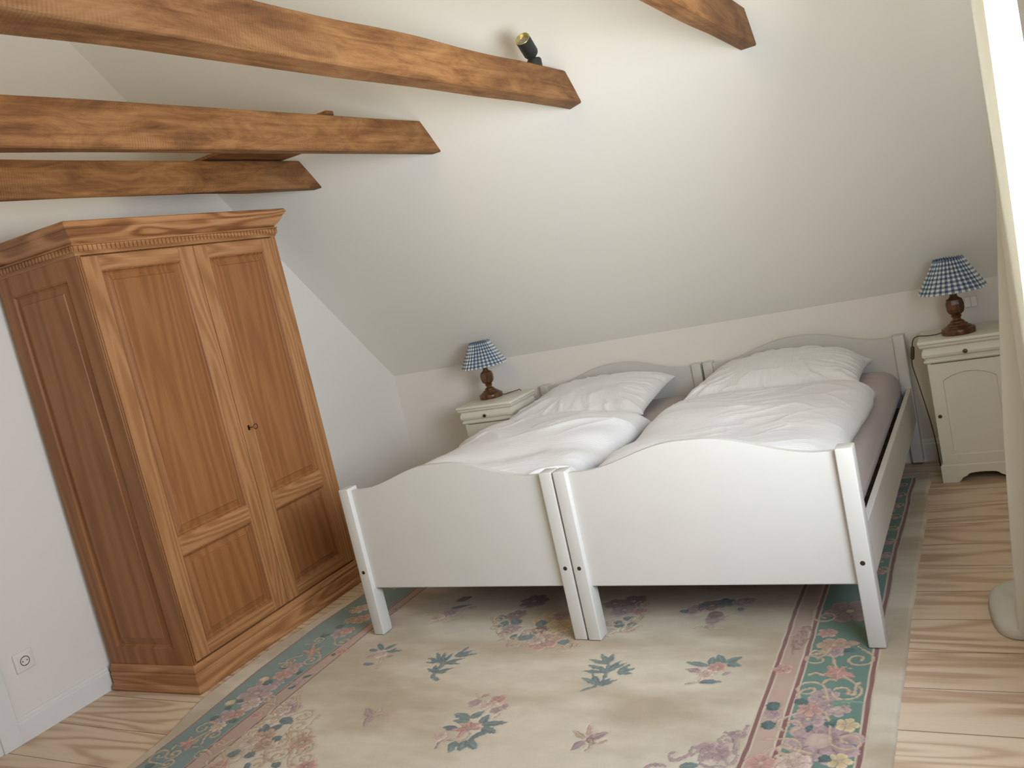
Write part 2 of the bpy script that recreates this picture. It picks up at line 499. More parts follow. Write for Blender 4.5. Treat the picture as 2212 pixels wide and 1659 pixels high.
# ------------------------------------------------------------------ spotlight on the beam
def spotlight():
    root = empty('spotlight', (-1.508, 3.395, 2.240))
    tag(root, 'small black cylinder spotlight with brass inner ring standing on a beam', 'spotlight')
    p = Vector((-1.508, 3.395, 2.240))
    lathe('base', [(.0, 0), (.030, 0), (.030, .030), (.026, .036), (.008, .040), (0, .040)], M['black'], root, 36)
    # ray to the lamp
    vd = (Vector((-1.51, 3.36, 2.32))-Vector((0, 0, 1.46))).normalized()
    up = (Rr*(-.52)+Rd*(-.86)); up = (up-vd*up.dot(vd)).normalized()
    ax = (up*.80-vd*.60).normalized()
    b = Vector((0, -.004, .046))
    lathe('joint', [(0, -.012), (.007, -.012), (.007, .010), (0, .010)], M['black'], root, 16, loc=b)
    hd = lathe('lamp_head', [(0, -.002), (.016, 0), (.028, .012), (.031, .02), (.031, .098), (.0295, .100), (.0285, .098), (.0285, .086), (0, .086)], M['black'], root, 48, loc=b, axis=ax)
    V = []; F = []; n = 48; Mx = ax.to_track_quat('Z', 'Y').to_matrix()
    for r, z in ((.0312, .0985), (.0305, .1008), (.029, .1005), (.0195, .0882)):
        for i in range(n):
            a = 2*PI*i/n; V.append(b+Mx@Vector((r*math.cos(a), r*math.sin(a), z)))
    for j in range(3):
        for i in range(n): F.append((j*n+i, j*n+(i+1) % n, (j+1)*n+(i+1) % n, (j+1)*n+i))
    raw('reflector_ring', V, F, M['brass'], root, True)['label'] = 'brass reflector ring'
    lathe('lens', [(0, .0865), (.0197, .0865), (.0197, .0880), (0, .0886)], M['lens'], root, 32, loc=b, axis=ax)
spotlight()

# ------------------------------------------------------------------ wardrobe
def wardrobe():
    root = empty('wardrobe', (-3.0899, 2.2427, 0), .025)
    tag(root, 'tall two-door oak wardrobe with dentil cornice against the left wall', 'wardrobe')
    D = -.562; Y0, Y1 = .012, 1.180; F0 = -.030; ZB, ZT = .118, 1.890
    # carcass: sides with panels, back, top, bottom
    bm = bmesh.new()
    box(bm, D, D+.012, Y0+.02, Y1-.02, ZB, ZT)
    box(bm, D+.012, F0-.024, Y0+.022, Y1-.022, ZB, ZB+.02); box(bm, D+.012, F0-.024, Y0+.022, Y1-.022, ZT-.02, ZT)
    box(bm, D, F0-.0005, Y1-.022, Y1, ZB, ZT, .003)
    obj('carcass', bm, M['oak_side'], root)
    # left side frame and panel
    bm = bmesh.new()
    sx0, sx1, sz0, sz1 = -.495, -.125, .195, 1.80
    for d in ((D, sx0, ZB, ZT), (sx1, F0, ZB, ZT)): box(bm, d[0], d[1], Y0, Y0+.022, d[2], d[3], .002)
    box(bm, sx0-.001, sx1+.001, Y0+.0003, Y0+.022, ZB, sz0, .002); box(bm, sx0-.001, sx1+.001, Y0+.0003, Y0+.022, sz1, ZT, .002)
    obj('side_frame', bm, M['oak_side'], root)
    def panel(nm, a0, a1, z0, z1, place, mat, fl=.042):
        # raised-and-fielded panel: moulded edge, sunk bevel, field. place(a, depth, z)
        V = []; Fc = []
        rings = [(0, .000), (.004, -.002), (.009, -.010), (.012, -.011), (.012+.002, -.013), (fl, -.007), (fl+.002, -.0035), (fl+.004, -.003)]
        for ins, dp in rings:
            for (a, z) in ((a0+ins, z0+ins), (a1-ins, z0+ins), (a1-ins, z1-ins), (a0+ins, z1-ins)): V.append(place(a, dp, z))
        for j in range(len(rings)-1):
            for i in range(4): Fc.append((j*4+i, j*4+(i+1) % 4, (j+1)*4+(i+1) % 4, (j+1)*4+i))
        k0 = (len(rings)-1)*4; Fc.append((k0, k0+1, k0+2, k0+3))
        return V, Fc
    V, Fc = panel('p', sx0, sx1, sz0, sz1, lambda a, d, z: (a, Y0-d, z), None, .045)
    raw('side_panel', V, Fc, M['oak_side'], root)
    # front stile right of the doors
    bm = bmesh.new(); box(bm, F0-.024, F0, 1.146, Y1-.0005, ZB, ZT-.0005, .002)
    obj('front_stile', bm, M['oak_stile'], root)
    bm = bmesh.new(); box(bm, F0-.023, F0, Y0+.0005, .022, ZB, ZT-.0005, .002)
    obj('front_stile', bm, M['oak_stile'], root)
    # doors
    def door(y0, y1, p0, p1, lock):
        d = empty('door', (F0, y0, 0)); d.parent = root
        w = y1-y0; z0, z1 = ZB+.007, ZT-.012
        bm = bmesh.new()
        a0, a1 = p0-y0, p1-y0
        t = -.022
        box(bm, t, 0, 0, a0, z0, z1, .0018)
        obj('stile', bm, M['oak_stile'], d)
        bm = bmesh.new(); box(bm, t, 0, a1, w, z0, z1, .0018)
        obj('stile', bm, M['oak_stile'], d)
        bm = bmesh.new()
        bm.free()
        for zz in ((z0, .180), (.572, .655), (1.815, z1)):
            bm = bmesh.new(); box(bm, t, -.0003, a0+.0003, a1-.0003, zz[0], zz[1], .0012)
            obj('rail', bm, M['oak_h'], d)
        for zz in ((.655, 1.815), (.180, .572)):
            V, Fc = panel('p', a0, a1, zz[0], zz[1], lambda a, dd, z: (dd-.0006, a, z), None)
            raw('door_panel', V, Fc, M['oak_v'], d)
        return d
    door(.0245, .6205, .112, .530, False)
    dR = door(.6245, 1.144, .702, 1.070, True)
    # lock escutcheon and key
    yk, zk = .664-.6245, .995
    bm = bmesh.new(); box(bm, 0, .002, yk-.006, yk+.006, zk-.012, zk+.012, .001)
    obj('escutcheon', bm, M['iron'], dR)
    tube('key', [(.002, yk, zk), (.02, yk+.001, zk), (.026, yk+.003, zk), (.03, yk+.012, zk+.011), (.031, yk+.024, zk+.008), (.031, yk+.026, zk-.006), (.03, yk+.014, zk-.012), (.027, yk+.005, zk-.004)], .0016, M['iron'], dR, 6)
    # plinth
    bm = bmesh.new()
    path = [(D, .0+.012), (F0, .012), (F0, 1.180), (D, 1.180)]
    prof = [(-.02, 0), (.024, 0), (.029, .004), (.031, .012), (.029, .022), (.022, .030), (.019, .033), (.019, .078), (.014, .086), (.017, .092), (.017, .098), (.008, .110), (.004, .119), (-.02, .119)]
    sweep(bm, path[::1], prof)
    obj('plinth', bm, M['oak_h'], root)
    # cornice
    bm = bmesh.new()
    prof = [(-.02, 1.9305), (.004, 1.9305), (.008, 1.936), (.020, 1.946), (.034, 1.962), (.043, 1.980), (.045, 1.984), (.050, 1.986), (.056, 1.992), (.060, 2.001), (.058, 2.010), (.052, 2.015), (-.02, 2.015)]
    sweep(bm, path, prof)
    obj('cornice', bm, M['oak_corn'], root)
    bm = bmesh.new(); sweep(bm, path, [(-.02, 1.884), (.002, 1.884), (.004, 1.892), (.009, 1.898), (.010, 1.922), (.016, 1.924), (.016, 1.930), (-.02, 1.930)])
    obj('frieze', bm, M['oak_h'], root)
    bm = bmesh.new(); box(bm, D, F0, .02, 1.17, 1.985, 2.005); obj('top_board', bm, M['oak_h'], root)
    # dentils
    bm = bmesh.new()
    n = 54; L = 1.180-.012+.026
    for i in range(n):
        y = .012-.013+(i+.5)*L/n
        box(bm, F0+.008, F0+.0150, y-.0078, y+.0078, 1.8990, 1.9215)
    m_ = 25
    for i in range(m_):
        x = F0+.013-(i+.5)*L/n
        box(bm, x-.0078, x+.0078, .012-.0150, .012-.008, 1.8990, 1.9215)
    ob = obj('dentil_row', bm, M['oak_h'], root)
    return root
wardrobe()

# ------------------------------------------------------------------ beds
def crest(w, z0, z1, n=48, flat=.045):
    out = []
    for i in range(n+1):
        u = i/n; x = u*w
        s = min(1, max(0, (min(u, 1-u)*w-flat)/(w/2-flat)))
        h = (1-math.cos(PI*min(1, s*1.08)))/2 if s < .93 else 1
        out.append((x, z0+(z1-z0)*h))
    return out
def bed(loc, w, label, rz):
    root = empty('bed_frame', loc, rz)
    tag(root, label, 'bed', 'two single beds pushed together')
    L = 2.065; pw = .054; pd = .066
    def end(yc, nm, zb, zt, side):
        e = empty(nm, (0, yc, 0)); e.parent = root
        pts = crest(w-2*pw+.01, .662 if nm == 'footboard' else .670, zt)
        pl = [(pw-.005+x, z) for x, z in pts] + [(w-pw+.005, zb), (pw-.005, zb)]
        bm = bmesh.new(); y0, y1 = (.022, .044) if side < 0 else (.022, .044)
        prism(bm, pl, 'y', y0, y1)
        es = [e_ for e_ in bm.edges if abs(e_.verts[0].co.y-e_.verts[1].co.y) < 1e-6]
        bmesh.ops.bevel(bm, geom=es, offset=.004, segments=2, affect='EDGES')
        sharp(obj('panel', bm, M['bed'], e))
        zt2 = .674 if nm == 'footboard' else .680
        for x in (0, w-pw):
            bm = bmesh.new(); box(bm, x, x+pw, 0, pd, 0, zt2, .005, 3)
            p = sharp(obj('post', bm, M['bed'], e))
            if nm == 'footboard':
                lathe('bolt', [(0, -.004), (.0080, -.004), (.0080, .0008), (.0072, .0011), (0, .0011)], M['bolt'], p, 20, loc=(x+pw*.5, 0, .293), axis=(0, -1, 0))
        return e
    end(0, 'footboard', .211, .743, -1)
    end(L-pd, 'headboard', .211, .750, 1)
    for x in (.004, w-.026):
        bm = bmesh.new(); box(bm, x, x+.022, pd-.004, L-pd+.004, .221, .401, .003)
        obj('side_rail', bm, M['bed'], root)
    bm = bmesh.new()
    box(bm, .030, .055, pd, L-pd, .257, .287); box(bm, w-.055, w-.030, pd, L-pd, .257, .287)
    for i in range(14):
        y = .12+i*.137; box(bm, .031, w-.031, y, y+.07, .288, .310)
    obj('slatted_base', bm, M['slat'], root)
    return root
RUGT = .0148
bed((-2.556, 2.762, RUGT), 1.050, 'left white single bed with wavy head and foot boards, nearer the wardrobe', -.006)
bed((-1.499, 2.752, RUGT), 1.062, 'right white single bed with wavy head and foot boards, nearer the curtain', -.010)

def mattress(x0, x1, y0, y1, z0, z1, label, seed):
    nx, ny = 70, 120; V = []; F = []
    sk = .009
    def surf(u, v, top):
        ex = 1-abs(2*u-1)**14; ey = 1-abs(2*v-1)**26
        e = max(0, ex*ey)**.5
        y = y0+(y1-y0)*v; x = x0+(x1-x0)*u+sk*(y-y0)
        h = (z1-z0)/2
        w = float(fbm(x*9, y*5, seed, 3)-.5)*.010*e
        s = float(vnoise(x*4+y*22, y*3, seed+3)-.5)*.006
        return (x, y, (z0+z1)/2+(h*e+w+s*e if top else -h*e))
    for top in (1, 0):
        for j in range(ny+1):
            for i in range(nx+1):
                u = .5-.5*math.cos(PI*i/nx); v = .5-.5*math.cos(PI*j/ny)
                V.append(surf(u, v, top))
    N = (nx+1)*(ny+1)
    for k in (0, 1):
        for j in range(ny):
            for i in range(nx):
                a = k*N+j*(nx+1)+i; F.append((a, a+1, a+nx+2, a+nx+1))
    for i in range(nx):
        F.append((i, i+1, N+i+1, N+i)); b = ny*(nx+1)+i; F.append((b, b+1, N+b+1, N+b))
    for j in range(ny):
        a = j*(nx+1); F.append((a, a+nx+1, N+a+nx+1, N+a)); a += nx; F.append((a, a+nx+1, N+a+nx+1, N+a))
    o = raw('mattress', V, F, M['sheet'], None, True)
    return tag(o, label, 'mattress', 'mattresses in taupe sheets')
mattress(-2.515, -1.540, 2.835, 4.742, .333, .545, 'mattress in a taupe fitted sheet on the left bed', 5)
mattress(-1.462, -.480, 2.825, 4.726, .333, .545, 'mattress in a taupe fitted sheet on the right bed, showing along its side', 9)

# ------------------------------------------------------------------ soft bedding
def ridged(x, y, s):
    return 1-np.abs(2*vnoise(x, y, s)-1)
def soft(name, corners, base, topf, mat, label, cat, group, wr, seed, N=190, pw=8.0, over=None):
    """puffed cloth body over a quad outline. corners = near-left, near-right, far-right, far-left"""
    c = [np.array(p, float) for p in corners]
    s = np.linspace(-1, 1, N+1); s = np.sin(s*PI/2)*.6+s*.4
    U, Vv = np.meshgrid(s, s); a = (U+1)/2; b = (Vv+1)/2
    X = (c[0][0]*(1-a)+c[1][0]*a)*(1-b)+(c[3][0]*(1-a)+c[2][0]*a)*b
    Y = (c[0][1]*(1-a)+c[1][1]*a)*(1-b)+(c[3][1]*(1-a)+c[2][1]*a)*b
    e = np.clip(1-np.abs(U)**pw, 0, 1)**.5*np.clip(1-np.abs(Vv)**pw, 0, 1)**.5
    wb = .018*(vnoise(X*6, Y*6, seed+40)-.5)*2
    X = X+wb*np.abs(U)**4; Y = Y+.018*(vnoise(X*6+5, Y*6, seed+41)-.5)*2*np.abs(Vv)**4
    H = topf(U, Vv, X, Y)
    H = H*e
    rim = .35+.65*e
    wv = wr(U, Vv, X, Y)*np.clip(e*1.6, 0, 1)
    top = base+H+wv
    bot = base-.002*e
    V = np.concatenate([np.stack([X, Y, top], -1).reshape(-1, 3), np.stack([X, Y, bot], -1).reshape(-1, 3)])
    F = []; n1 = N+1; K = n1*n1
    for k in (0, 1):
        for j in range(N):
            for i in range(N):
                q = k*K+j*n1+i; F.append((q, q+1, q+n1+1, q+n1))
    for i in range(N):
        F.append((i, i+1, K+i+1, K+i)); q = N*n1+i; F.append((q, q+1, K+q+1, K+q))
        q = i*n1; F.append((q, q+n1, K+q+n1, K+q)); q += N; F.append((q, q+n1, K+q+n1, K+q))
    o = raw(name, V.tolist(), F, mat, None, True)
    return tag(o, label, cat, group)

def wrinkle(seed, dirx, diry, amp, f1=4.0, f2=16.0):
    def f(U, V, X, Y):
        d = math.hypot(dirx, diry); dx, dy = dirx/d, diry/d
        al = X*dx+Y*dy; ac = -X*dy+Y*dx
        wx = .45*(fbm(X*2.0, Y*2.0, seed+7, 3)-.5)
        soft_ = (fbm(al*1.6, (ac+wx)*f1, seed+3, 2)-.38)*2.2
        r1 = ridged(al*f1*.30, (ac+wx*.7)*f1, seed)**3
        r2 = ridged(al*f2*.20+wx*3, (ac+wx)*f2, seed+2)**4
        r3 = ridged(al*5+ac*4, ac*7-al*3, seed+11)**5
        mk = np.clip((vnoise(X*3.1, Y*3.1, seed+5)-.3)*2.2, 0, 1)
        mk2 = np.clip((vnoise(X*2.3+4, Y*2.7, seed+15)-.4)*2.5, 0, 1)
        return amp*(soft_+.75*(r1-.2)+.55*(r2-.15)*mk+.35*(r3-.1)*mk2)+.003*(fbm(X*11, Y*11, seed+9, 3)-.5)
    return f

# left duvet: high near the gap, sloping to the left edge
def topL(U, V, X, Y):
    h = .115+.020*(U*.8)*np.clip(V+.3, -1, 1)
    h = h+.030*np.exp(-((U-.35)**2/.25+(V-.45)**2/.30))+.014*np.exp(-((U+.5)**2/.2+(V-.1)**2/.3))
    h = h-.020*np.exp(-((V+.35-.25*U)**2/.02))+.014*np.sin(V*5+U*2.0)*.5
    return h
soft('duvet', [(-2.50, 2.86), (-1.560, 2.86), (-1.520, 3.93), (-2.49, 4.10)], .553, topL, M['linen'],
     'crumpled white duvet on the left bed, its right side hanging to the gap', 'duvet', 'white duvets', wrinkle(11, .9, .42, .021, 3.4, 13), 11)
def topR(U, V, X, Y):
    h = .100+.012*np.sin(V*6.5+U*1.2+.6)+.020*np.exp(-((V-.55)**2/.10))+.010*np.exp(-((U+.5)**2/.2))
    return h
soft('duvet', [(-1.45, 2.86), (-.535, 2.86), (-.505, 4.10), (-1.475, 4.20)], .553, topR, M['linen'],
     'smoother white duvet on the right bed, folded below the far pillow', 'duvet', 'white duvets', wrinkle(23, 1.0, .10, .017, 3.6, 12), 23)

def pillow(name, cx, w, y0, z0, y1, z1, thick, label, seed, mat, dl, dr, N=110):
    ex = np.array([1, 0, 0.]); ey = np.array([0, y1-y0, z1-z0]); Ly = np.linalg.norm(ey); ey /= Ly; en = np.cross(ex, ey)
    s = np.linspace(-1, 1, N+1); s = np.sin(s*PI/2)*.5+s*.5
    U, V = np.meshgrid(s, s)
    px = w/2*U*(.945+.055*V**4); py = Ly/2*V*(.93+.07*U**4)
    pt = np.sqrt(np.clip((1-U**4)*(1-V**4), 0, 1))*(.75+.25*(1-U**2)*(1-V**2))
    C = np.array([cx, (y0+y1)/2, (z0+z1)/2])
    flange = .0025
    rad = np.hypot(U, V); ang = np.arctan2(V, U)
    # gathers running in from the near hem and corners
    g = (ridged(ang*9, rad*1.5, seed)**2)*np.clip(rad-.45, 0, 1)*.026+.016*(fbm(U*2.5, V*2.5, seed+3, 3)-.5)+.010*ridged(U*5+V*1.2, V*1.1, seed+6)**3*np.clip(-V+.3, 0, 1)
    up = pt*thick+flange+g*np.clip(pt*2, 0, 1)
    dn = -pt*thick*.55-flange
    P = lambda t: C+px[..., None]*ex+py[..., None]*ey+t[..., None]*en
    A = P(up); B = P(dn)
    droop = np.where(U < 0, dl, dr)*np.abs(U)**2.6*((V+1)/2)
    A[..., 2] -= droop; B[..., 2] -= droop
    B[..., 2] = np.maximum(B[..., 2], .556)
    B[..., 1] = np.minimum(B[..., 1], 4.765); A[..., 1] = np.minimum(A[..., 1], 4.768)
    A[..., 2] = np.maximum(A[..., 2], B[..., 2]+.001)
    Vt = np.concatenate([A.reshape(-1, 3), B.reshape(-1, 3)])
    F = []; n1 = N+1; K = n1*n1
    for k in (0, 1):
        for j in range(N):
            for i in range(N):
                q = k*K+j*n1+i; F.append((q, q+1, q+n1+1, q+n1))
    for i in range(N):
        F.append((i, i+1, K+i+1, K+i)); q = N*n1+i; F.append((q, q+1, K+q+1, K+q))
        q = i*n1; F.append((q, q+n1, K+q+n1, K+q)); q += N; F.append((q, q+n1, K+q+n1, K+q))
    return tag(raw(name, Vt.tolist(), F, mat, None, True), label, 'pillow', 'white pillows')
pillow('pillow', -2.09, .90, 4.12, .575, 4.725, .680, .088, 'puffy white pillow leaning on the left headboard', 31, M['linen_p'], .13, .035)
pillow('pillow', -1.03, .90, 4.21, .575, 4.725, .678, .088, 'puffy white pillow leaning on the right headboard', 37, M['linen_p'], .12, .09)

# ------------------------------------------------------------------ bedside cabinets
def nightstand(loc, label, rz=0.0):
    """origin: middle of the front foot line on the floor; front faces -y"""
    root = empty('bedside_cabinet', loc, rz)
    tag(root, label, 'bedside cabinet', 'white bedside cabinets')
    hw = .168; dp = .300; mt = M['night']
    path = [(-hw, dp), (-hw, 0), (hw, 0), (hw, dp)][::-1]
    def mould(nm, prof, parent=root):
        bm = bmesh.new(); sweep(bm, [(x, y) for x, y in path][::-1], prof)
        return obj(nm, bm, mt, parent)
    # body sides, back, front frame
    bm = bmesh.new()
    box(bm, -hw, -hw+.016, .0, dp, .075, .60, .002); box(bm, hw-.016, hw, .0, dp, .075, .60, .002)
    box(bm, -hw+.016, hw-.016, dp-.01, dp, .075, .60); box(bm, -hw+.016, hw-.016, .018, dp-.01, .085, .10)
    obj('body', bm, mt, root)
    # top slab
    bm = bmesh.new(); ov = .028
    box(bm, -hw-ov, hw+ov, -ov, dp+.006, .682, .700, .006, 3)
    sharp(obj('top', bm, mt, root))
    mould('top_moulding', [(-.012, .664), (.012, .664), (.020, .670), (.022, .676), (.022, .6815), (-.012, .6815)])
    # ogee drawer box
    mould('drawer_surround', [(-.012, .606), (.004, .606), (.004, .612), (.013, .620), (.016, .632), (.014, .646), (.008, .656), (.007, .6638), (-.012, .6638)])
    mould('waist_moulding', [(-.012, .588), (.002, .588), (.006, .592), (.011, .594), (.012, .600), (.008, .6055), (-.012, .6055)])
    # drawer front follows the same ogee
    bm = bmesh.new()
    prism(bm, [(-.0045, .614), (-.0140, .621), (-.0172, .632), (-.0152, .645), (-.0095, .655), (-.006, .655), (-.001, .614)], 'x', -hw+.006, hw-.006)
    dr = obj('drawer', bm, mt, root)
    lathe('knob', [(0, 0), (.004, 0), (.004, .006), (.0095, .010), (.0100, .014), (.007, .018), (0, .019)], M['knob'], dr, 24, loc=(0, -.0165, .634), axis=(0, -1, 0))
    # door with arched sunk panel
    d = empty('door', (0, 0, 0)); d.parent = root
    x0, x1, z0, z1 = -hw+.003, hw-.003, .090, .584
    pw_ = .113; pz0, pz1, rise = .135, .500, .036
    inner = [(-pw_, pz0), (pw_, pz0), (pw_, pz1)]
    K = 18
    for i in range(1, K): 
        t = i/K; inner.append((pw_-2*pw_*t, pz1+rise*math.sin(PI*t)**.75))
    inner.append((-pw_, pz1))
    V = []; F = []
    n = len(inner)
    rings = [(0, -.001), (.004, .005), (.006, .005)]
    cx_, cz_ = 0, (pz0+pz1)/2
    outer = []
    for (x, z) in inner:
        # map onto door rectangle
        if z <= pz0+1e-6: outer.append((x0 if x < 0 else x1, z0))
        elif abs(abs(x)-pw_) < 1e-6: outer.append((x0 if x < 0 else x1, z1))
        else: outer.append((x0+(x1-x0)*(x+pw_)/(2*pw_), z1))
    for x, z in outer: V.append((x, .0, z))
    for ins, dpp in rings:
        for x, z in inner:
            sx = 1-ins/pw_; sz = 1-ins/.2
            V.append((x*sx, dpp, cz_+(z-cz_)*sz))
    for j in range(len(rings)):
        for i in range(n): F.append((j*n+i, j*n+(i+1) % n, (j+1)*n+(i+1) % n, (j+1)*n+i))
    F.append(tuple(range(len(rings)*n, (len(rings)+1)*n)))
    V = [(a, b-.0035, c) for a, b, c in V]
    # door thickness behind
    o_ = len(V); 
    for x, z in ((x0, z0), (x1, z0), (x1, z1), (x0, z1)): V.append((x, -.0035, z))
    for x, z in ((x0, z0), (x1, z0), (x1, z1), (x0, z1)): V.append((x, .014, z))
    for i in range(4): F.append((o_+i, o_+(i+1) % 4, o_+4+(i+1) % 4, o_+4+i))
    F.append((o_+4, o_+5, o_+6, o_+7))
    raw('door_leaf', V, F, mt, d)
    lathe('knob', [(0, 0), (.0035, 0), (.0035, .005), (.008, .009), (.0085, .012), (.006, .0155), (0, .016)], M['knob'], d, 24, loc=(-hw+.022, -.0035, .332), axis=(0, -1, 0))
    # plinth with scalloped cut-out
    def plinth_face(bm, L0, L1, put):
        c = (L0+L1)/2; w = (L1-L0)/2
        cut = [(-.62, 0), (-.56, .008), (-.50, .022), (-.40, .030), (-.34, .040), (-.26, .044), (0, .047)]
        cut = [(c+a*w, z) for a, z in cut]; cut += [(2*c-a, z) for a, z in cut[::-1][1:]]
        up = [(L0, .078), (L1, .078)]
        pts = [(L0, 0)]+cut+[(L1, 0)]
        V0 = [bm.verts.new(put(a, z, 0)) for a, z in pts]; V1 = [bm.verts.new(put(a, z, 1)) for a, z in pts]
        T0 = [bm.verts.new(put(a, .078, 0)) for a, z in pts]; T1 = [bm.verts.new(put(a, .078, 1)) for a, z in pts]
        for i in range(len(pts)-1):
            for q in ((V0[i], V0[i+1], T0[i+1], T0[i]), (V1[i], V1[i+1], T1[i+1], T1[i]), (V0[i], V0[i+1], V1[i+1], V1[i]), (T0[i], T0[i+1], T1[i+1], T1[i])):
                bm.faces.new(q)
        bm.faces.new((V0[0], T0[0], T1[0], V1[0])); bm.faces.new((V0[-1], T0[-1], T1[-1], V1[-1]))
    bm = bmesh.new()
    plinth_face(bm, -hw-.010, hw+.010, lambda a, z, k_: (a, -.010+.02*k_, z))
    plinth_face(bm, .0105, dp, lambda a, z, k_: (hw+.010-.02*k_, a, z))
    plinth_face(bm, .0105, dp, lambda a, z, k_: (-hw-.010+.02*k_, a, z))
    obj('plinth', bm, mt, root)
    mould('base_moulding', [(-.012, .0785), (.010, .0785), (.009, .084), (.002, .0895), (-.012, .0895)])
    return root
nightstand((-.142, 4.437, 0), 'white bedside cabinet right of the beds, partly behind the curtain')
nightstand((-2.726, 4.366, 0), 'white bedside cabinet left of the beds, partly behind the duvet')

# ------------------------------------------------------------------ table lamps
def lamp(loc, rz, label, cord, switch=None, tilt=0):
    root = empty('table_lamp', loc, rz)
    tag(root, label, 'lamp', 'table lamps with gingham shades')
    lathe('base', [(0, 0), (.070, 0), (.073, .004), (.074, .022), (.071, .027), (.060, .031), (.057, .036), (.046, .041), (.043, .047), (.033, .052), (.030, .060), (.020, .066), (.017, .074), (.022, .080), (.023, .085), (.017, .089), (0, .089)], M['lampwood'], root, 48)
    # octagonal turned body
    V = []; F = []; n = 8
    prof = [(.020, .0888), (.026, .094), (.036, .103), (.0375, .108), (.0405, .118), (.0415, .142), (.0375, .158), (.036, .163), (.024, .170), (.019, .176)]
    for r, z in prof:
        for i in range(n):
            a = 2*PI*(i+.5)/n; V.append((r*math.cos(a), r*math.sin(a), z))
    for j in range(len(prof)-1):
        for i in range(n): F.append((j*n+i, j*n+(i+1) % n, (j+1)*n+(i+1) % n, (j+1)*n+i))
    F.append(tuple(range(n))); F.append(tuple(range((len(prof)-1)*n, len(prof)*n)))
    raw('body', V, F, M['lampwood'], root)
    lathe('neck', [(0, .1755), (.018, .1755), (.015, .184), (.019, .190), (.020, .196), (.014, .202), (.014, .225), (.017, .228), (.017, .26), (0, .262)], M['lampwood'], root, 32)
    # pleated shade
    n = 32*10; V = []; F = []; uv = []; rows = 14
    for j in range(rows+1):
        t = j/rows; z = .206+.152*t
        R_ = .145*(1-t)+.060*t
        am = .0045*(1-t)+.0045*t
        for i in range(n):
            a = 2*PI*i/n
            ph = a*32+.5*math.sin(a*5)
            r = R_+am*math.sin(ph)+.0012*math.sin(a*13+t*3)
            zz = z+(.002*math.sin(a*32) if j in (0,) else 0)+(.004*math.sin(a*32+1) if j == rows else 0)
            V.append((r*math.cos(a), r*math.sin(a), zz)); uv.append((i/n, t))
    for j in range(rows):
        for i in range(n): F.append((j*n+i, j*n+(i+1) % n, (j+1)*n+(i+1) % n, (j+1)*n+i))
    sh = raw('lamp_shade', V, F, M['gingham'], root, True, uv=uv)
    # wire carrier
    bm = bmesh.new()
    for k_ in range(3):
        a = k_*2*PI/3
        bmesh.ops.create_cone(bm, segments=6, radius1=.0012, radius2=.0012, depth=.055, matrix=Matrix.Translation((.0285*math.cos(a), .0285*math.sin(a), .345)) @ Matrix.Rotation(a, 4, 'Z') @ Matrix.Rotation(PI/2, 4, 'Y'))
    bmesh.ops.create_cone(bm, cap_ends=True, segments=12, radius1=.002, radius2=.002, depth=.088, matrix=Matrix.Translation((0, 0, .304)))
    obj('shade_carrier', bm, M['knob'], root)
    inv = root.matrix_basis.inverted()
    cb = tube('cable', [inv @ Vector(p) for p in cord], .0026, M['cable'], root, 8)
    if switch:
        a, b = inv @ Vector(switch[0]), inv @ Vector(switch[1])
        ax = b-a; L = ax.length
        lathe('switch', [(0, 0), (.005, 0), (.009, .006), (.0095, L*.5), (.009, L-.006), (.005, L), (0, L)], M['cable'], cb, 16, loc=a, axis=ax)
    return root
lamp((-2.79, 4.570, .7005), .3, 'gingham-shaded lamp on the left bedside cabinet, further from the curtain',
     [(-2.720, 4.585, .712), (-2.708, 4.60, .7045), (-2.695, 4.63, .7045), (-2.68, 4.655, .7045), (-2.66, 4.675, .7045), (-2.64, 4.685, .700), (-2.635, 4.70, .60), (-2.63, 4.72, .3), (-2.63, 4.77, .03)])
lamp((-.160, 4.528, .7005), .1, 'gingham-shaded lamp on the right bedside cabinet, beside the curtain',
     [(-.225, 4.545, .712), (-.26, 4.552, .7045), (-.30, 4.555, .7045), (-.343, 4.56, .7065), (-.366, 4.585, .685), (-.376, 4.60, .640), (-.383, 4.60, .600), (-.386, 4.60, .555), (-.372, 4.60, .46), (-.346, 4.60, .27), (-.338, 4.62, .15), (-.338, 4.66, .03), (-.338, 4.70, .006), (-.335, 4.78, .006)],
     ((-.372, 4.60, .655), (-.382, 4.60, .588)))

# ------------------------------------------------------------------ socket and switch
def socket():
    root = empty('wall_socket', (XL, 1.898, .315))
    tag(root, 'white wall socket low on the left wall, near the wardrobe', 'socket')
    bm = bmesh.new(); box(bm, 0, .010, -.0405, .0405, -.0405, .0405, .004, 3); sharp(obj('frame', bm, M['plastic'], root))
    bm = bmesh.new(); box(bm, .008, .0125, -.0275, .0275, -.0275, .0275, .0015)
    obj('insert', bm, M['plastic'], root)
    lathe('well', [(0.0205, .0000), (.0215, .0004), (.0205, .0008), (.019, -.001), (0, -.0012)], M['plastic'], root, 40, loc=(.0131, 0, 0), axis=(1, 0, 0))
    V = []; F = []; n = 40
    for r, z in ((.0205, .0003), (.0175, .0003), (.0175, .0006), (.0205, .0006)):
        for i in range(n):
            a = 2*PI*i/n; V.append((.0135+z, r*math.cos(a), r*math.sin(a)))
    for j in range(4):
        for i in range(n): F.append((j*n+i, j*n+(i+1) % n, ((j+1) % 4)*n+(i+1) % n, ((j+1) % 4)*n+i))
    raw('rim', V, F, M['slot'], root)
    for y in (-.0095, .0095):
        lathe('hole', [(0, 0), (.0026, 0), (.0026, .0014), (0, .0014)], M['slot'], root, 16, loc=(.0125, y, 0), axis=(1, 0, 0))
    for zz in (.0165, -.0195):
        bm = bmesh.new(); box(bm, .0128, .0146, -.003, .003, zz, zz+.003); obj('earth_clip', bm, M['knob'], root)
socket()
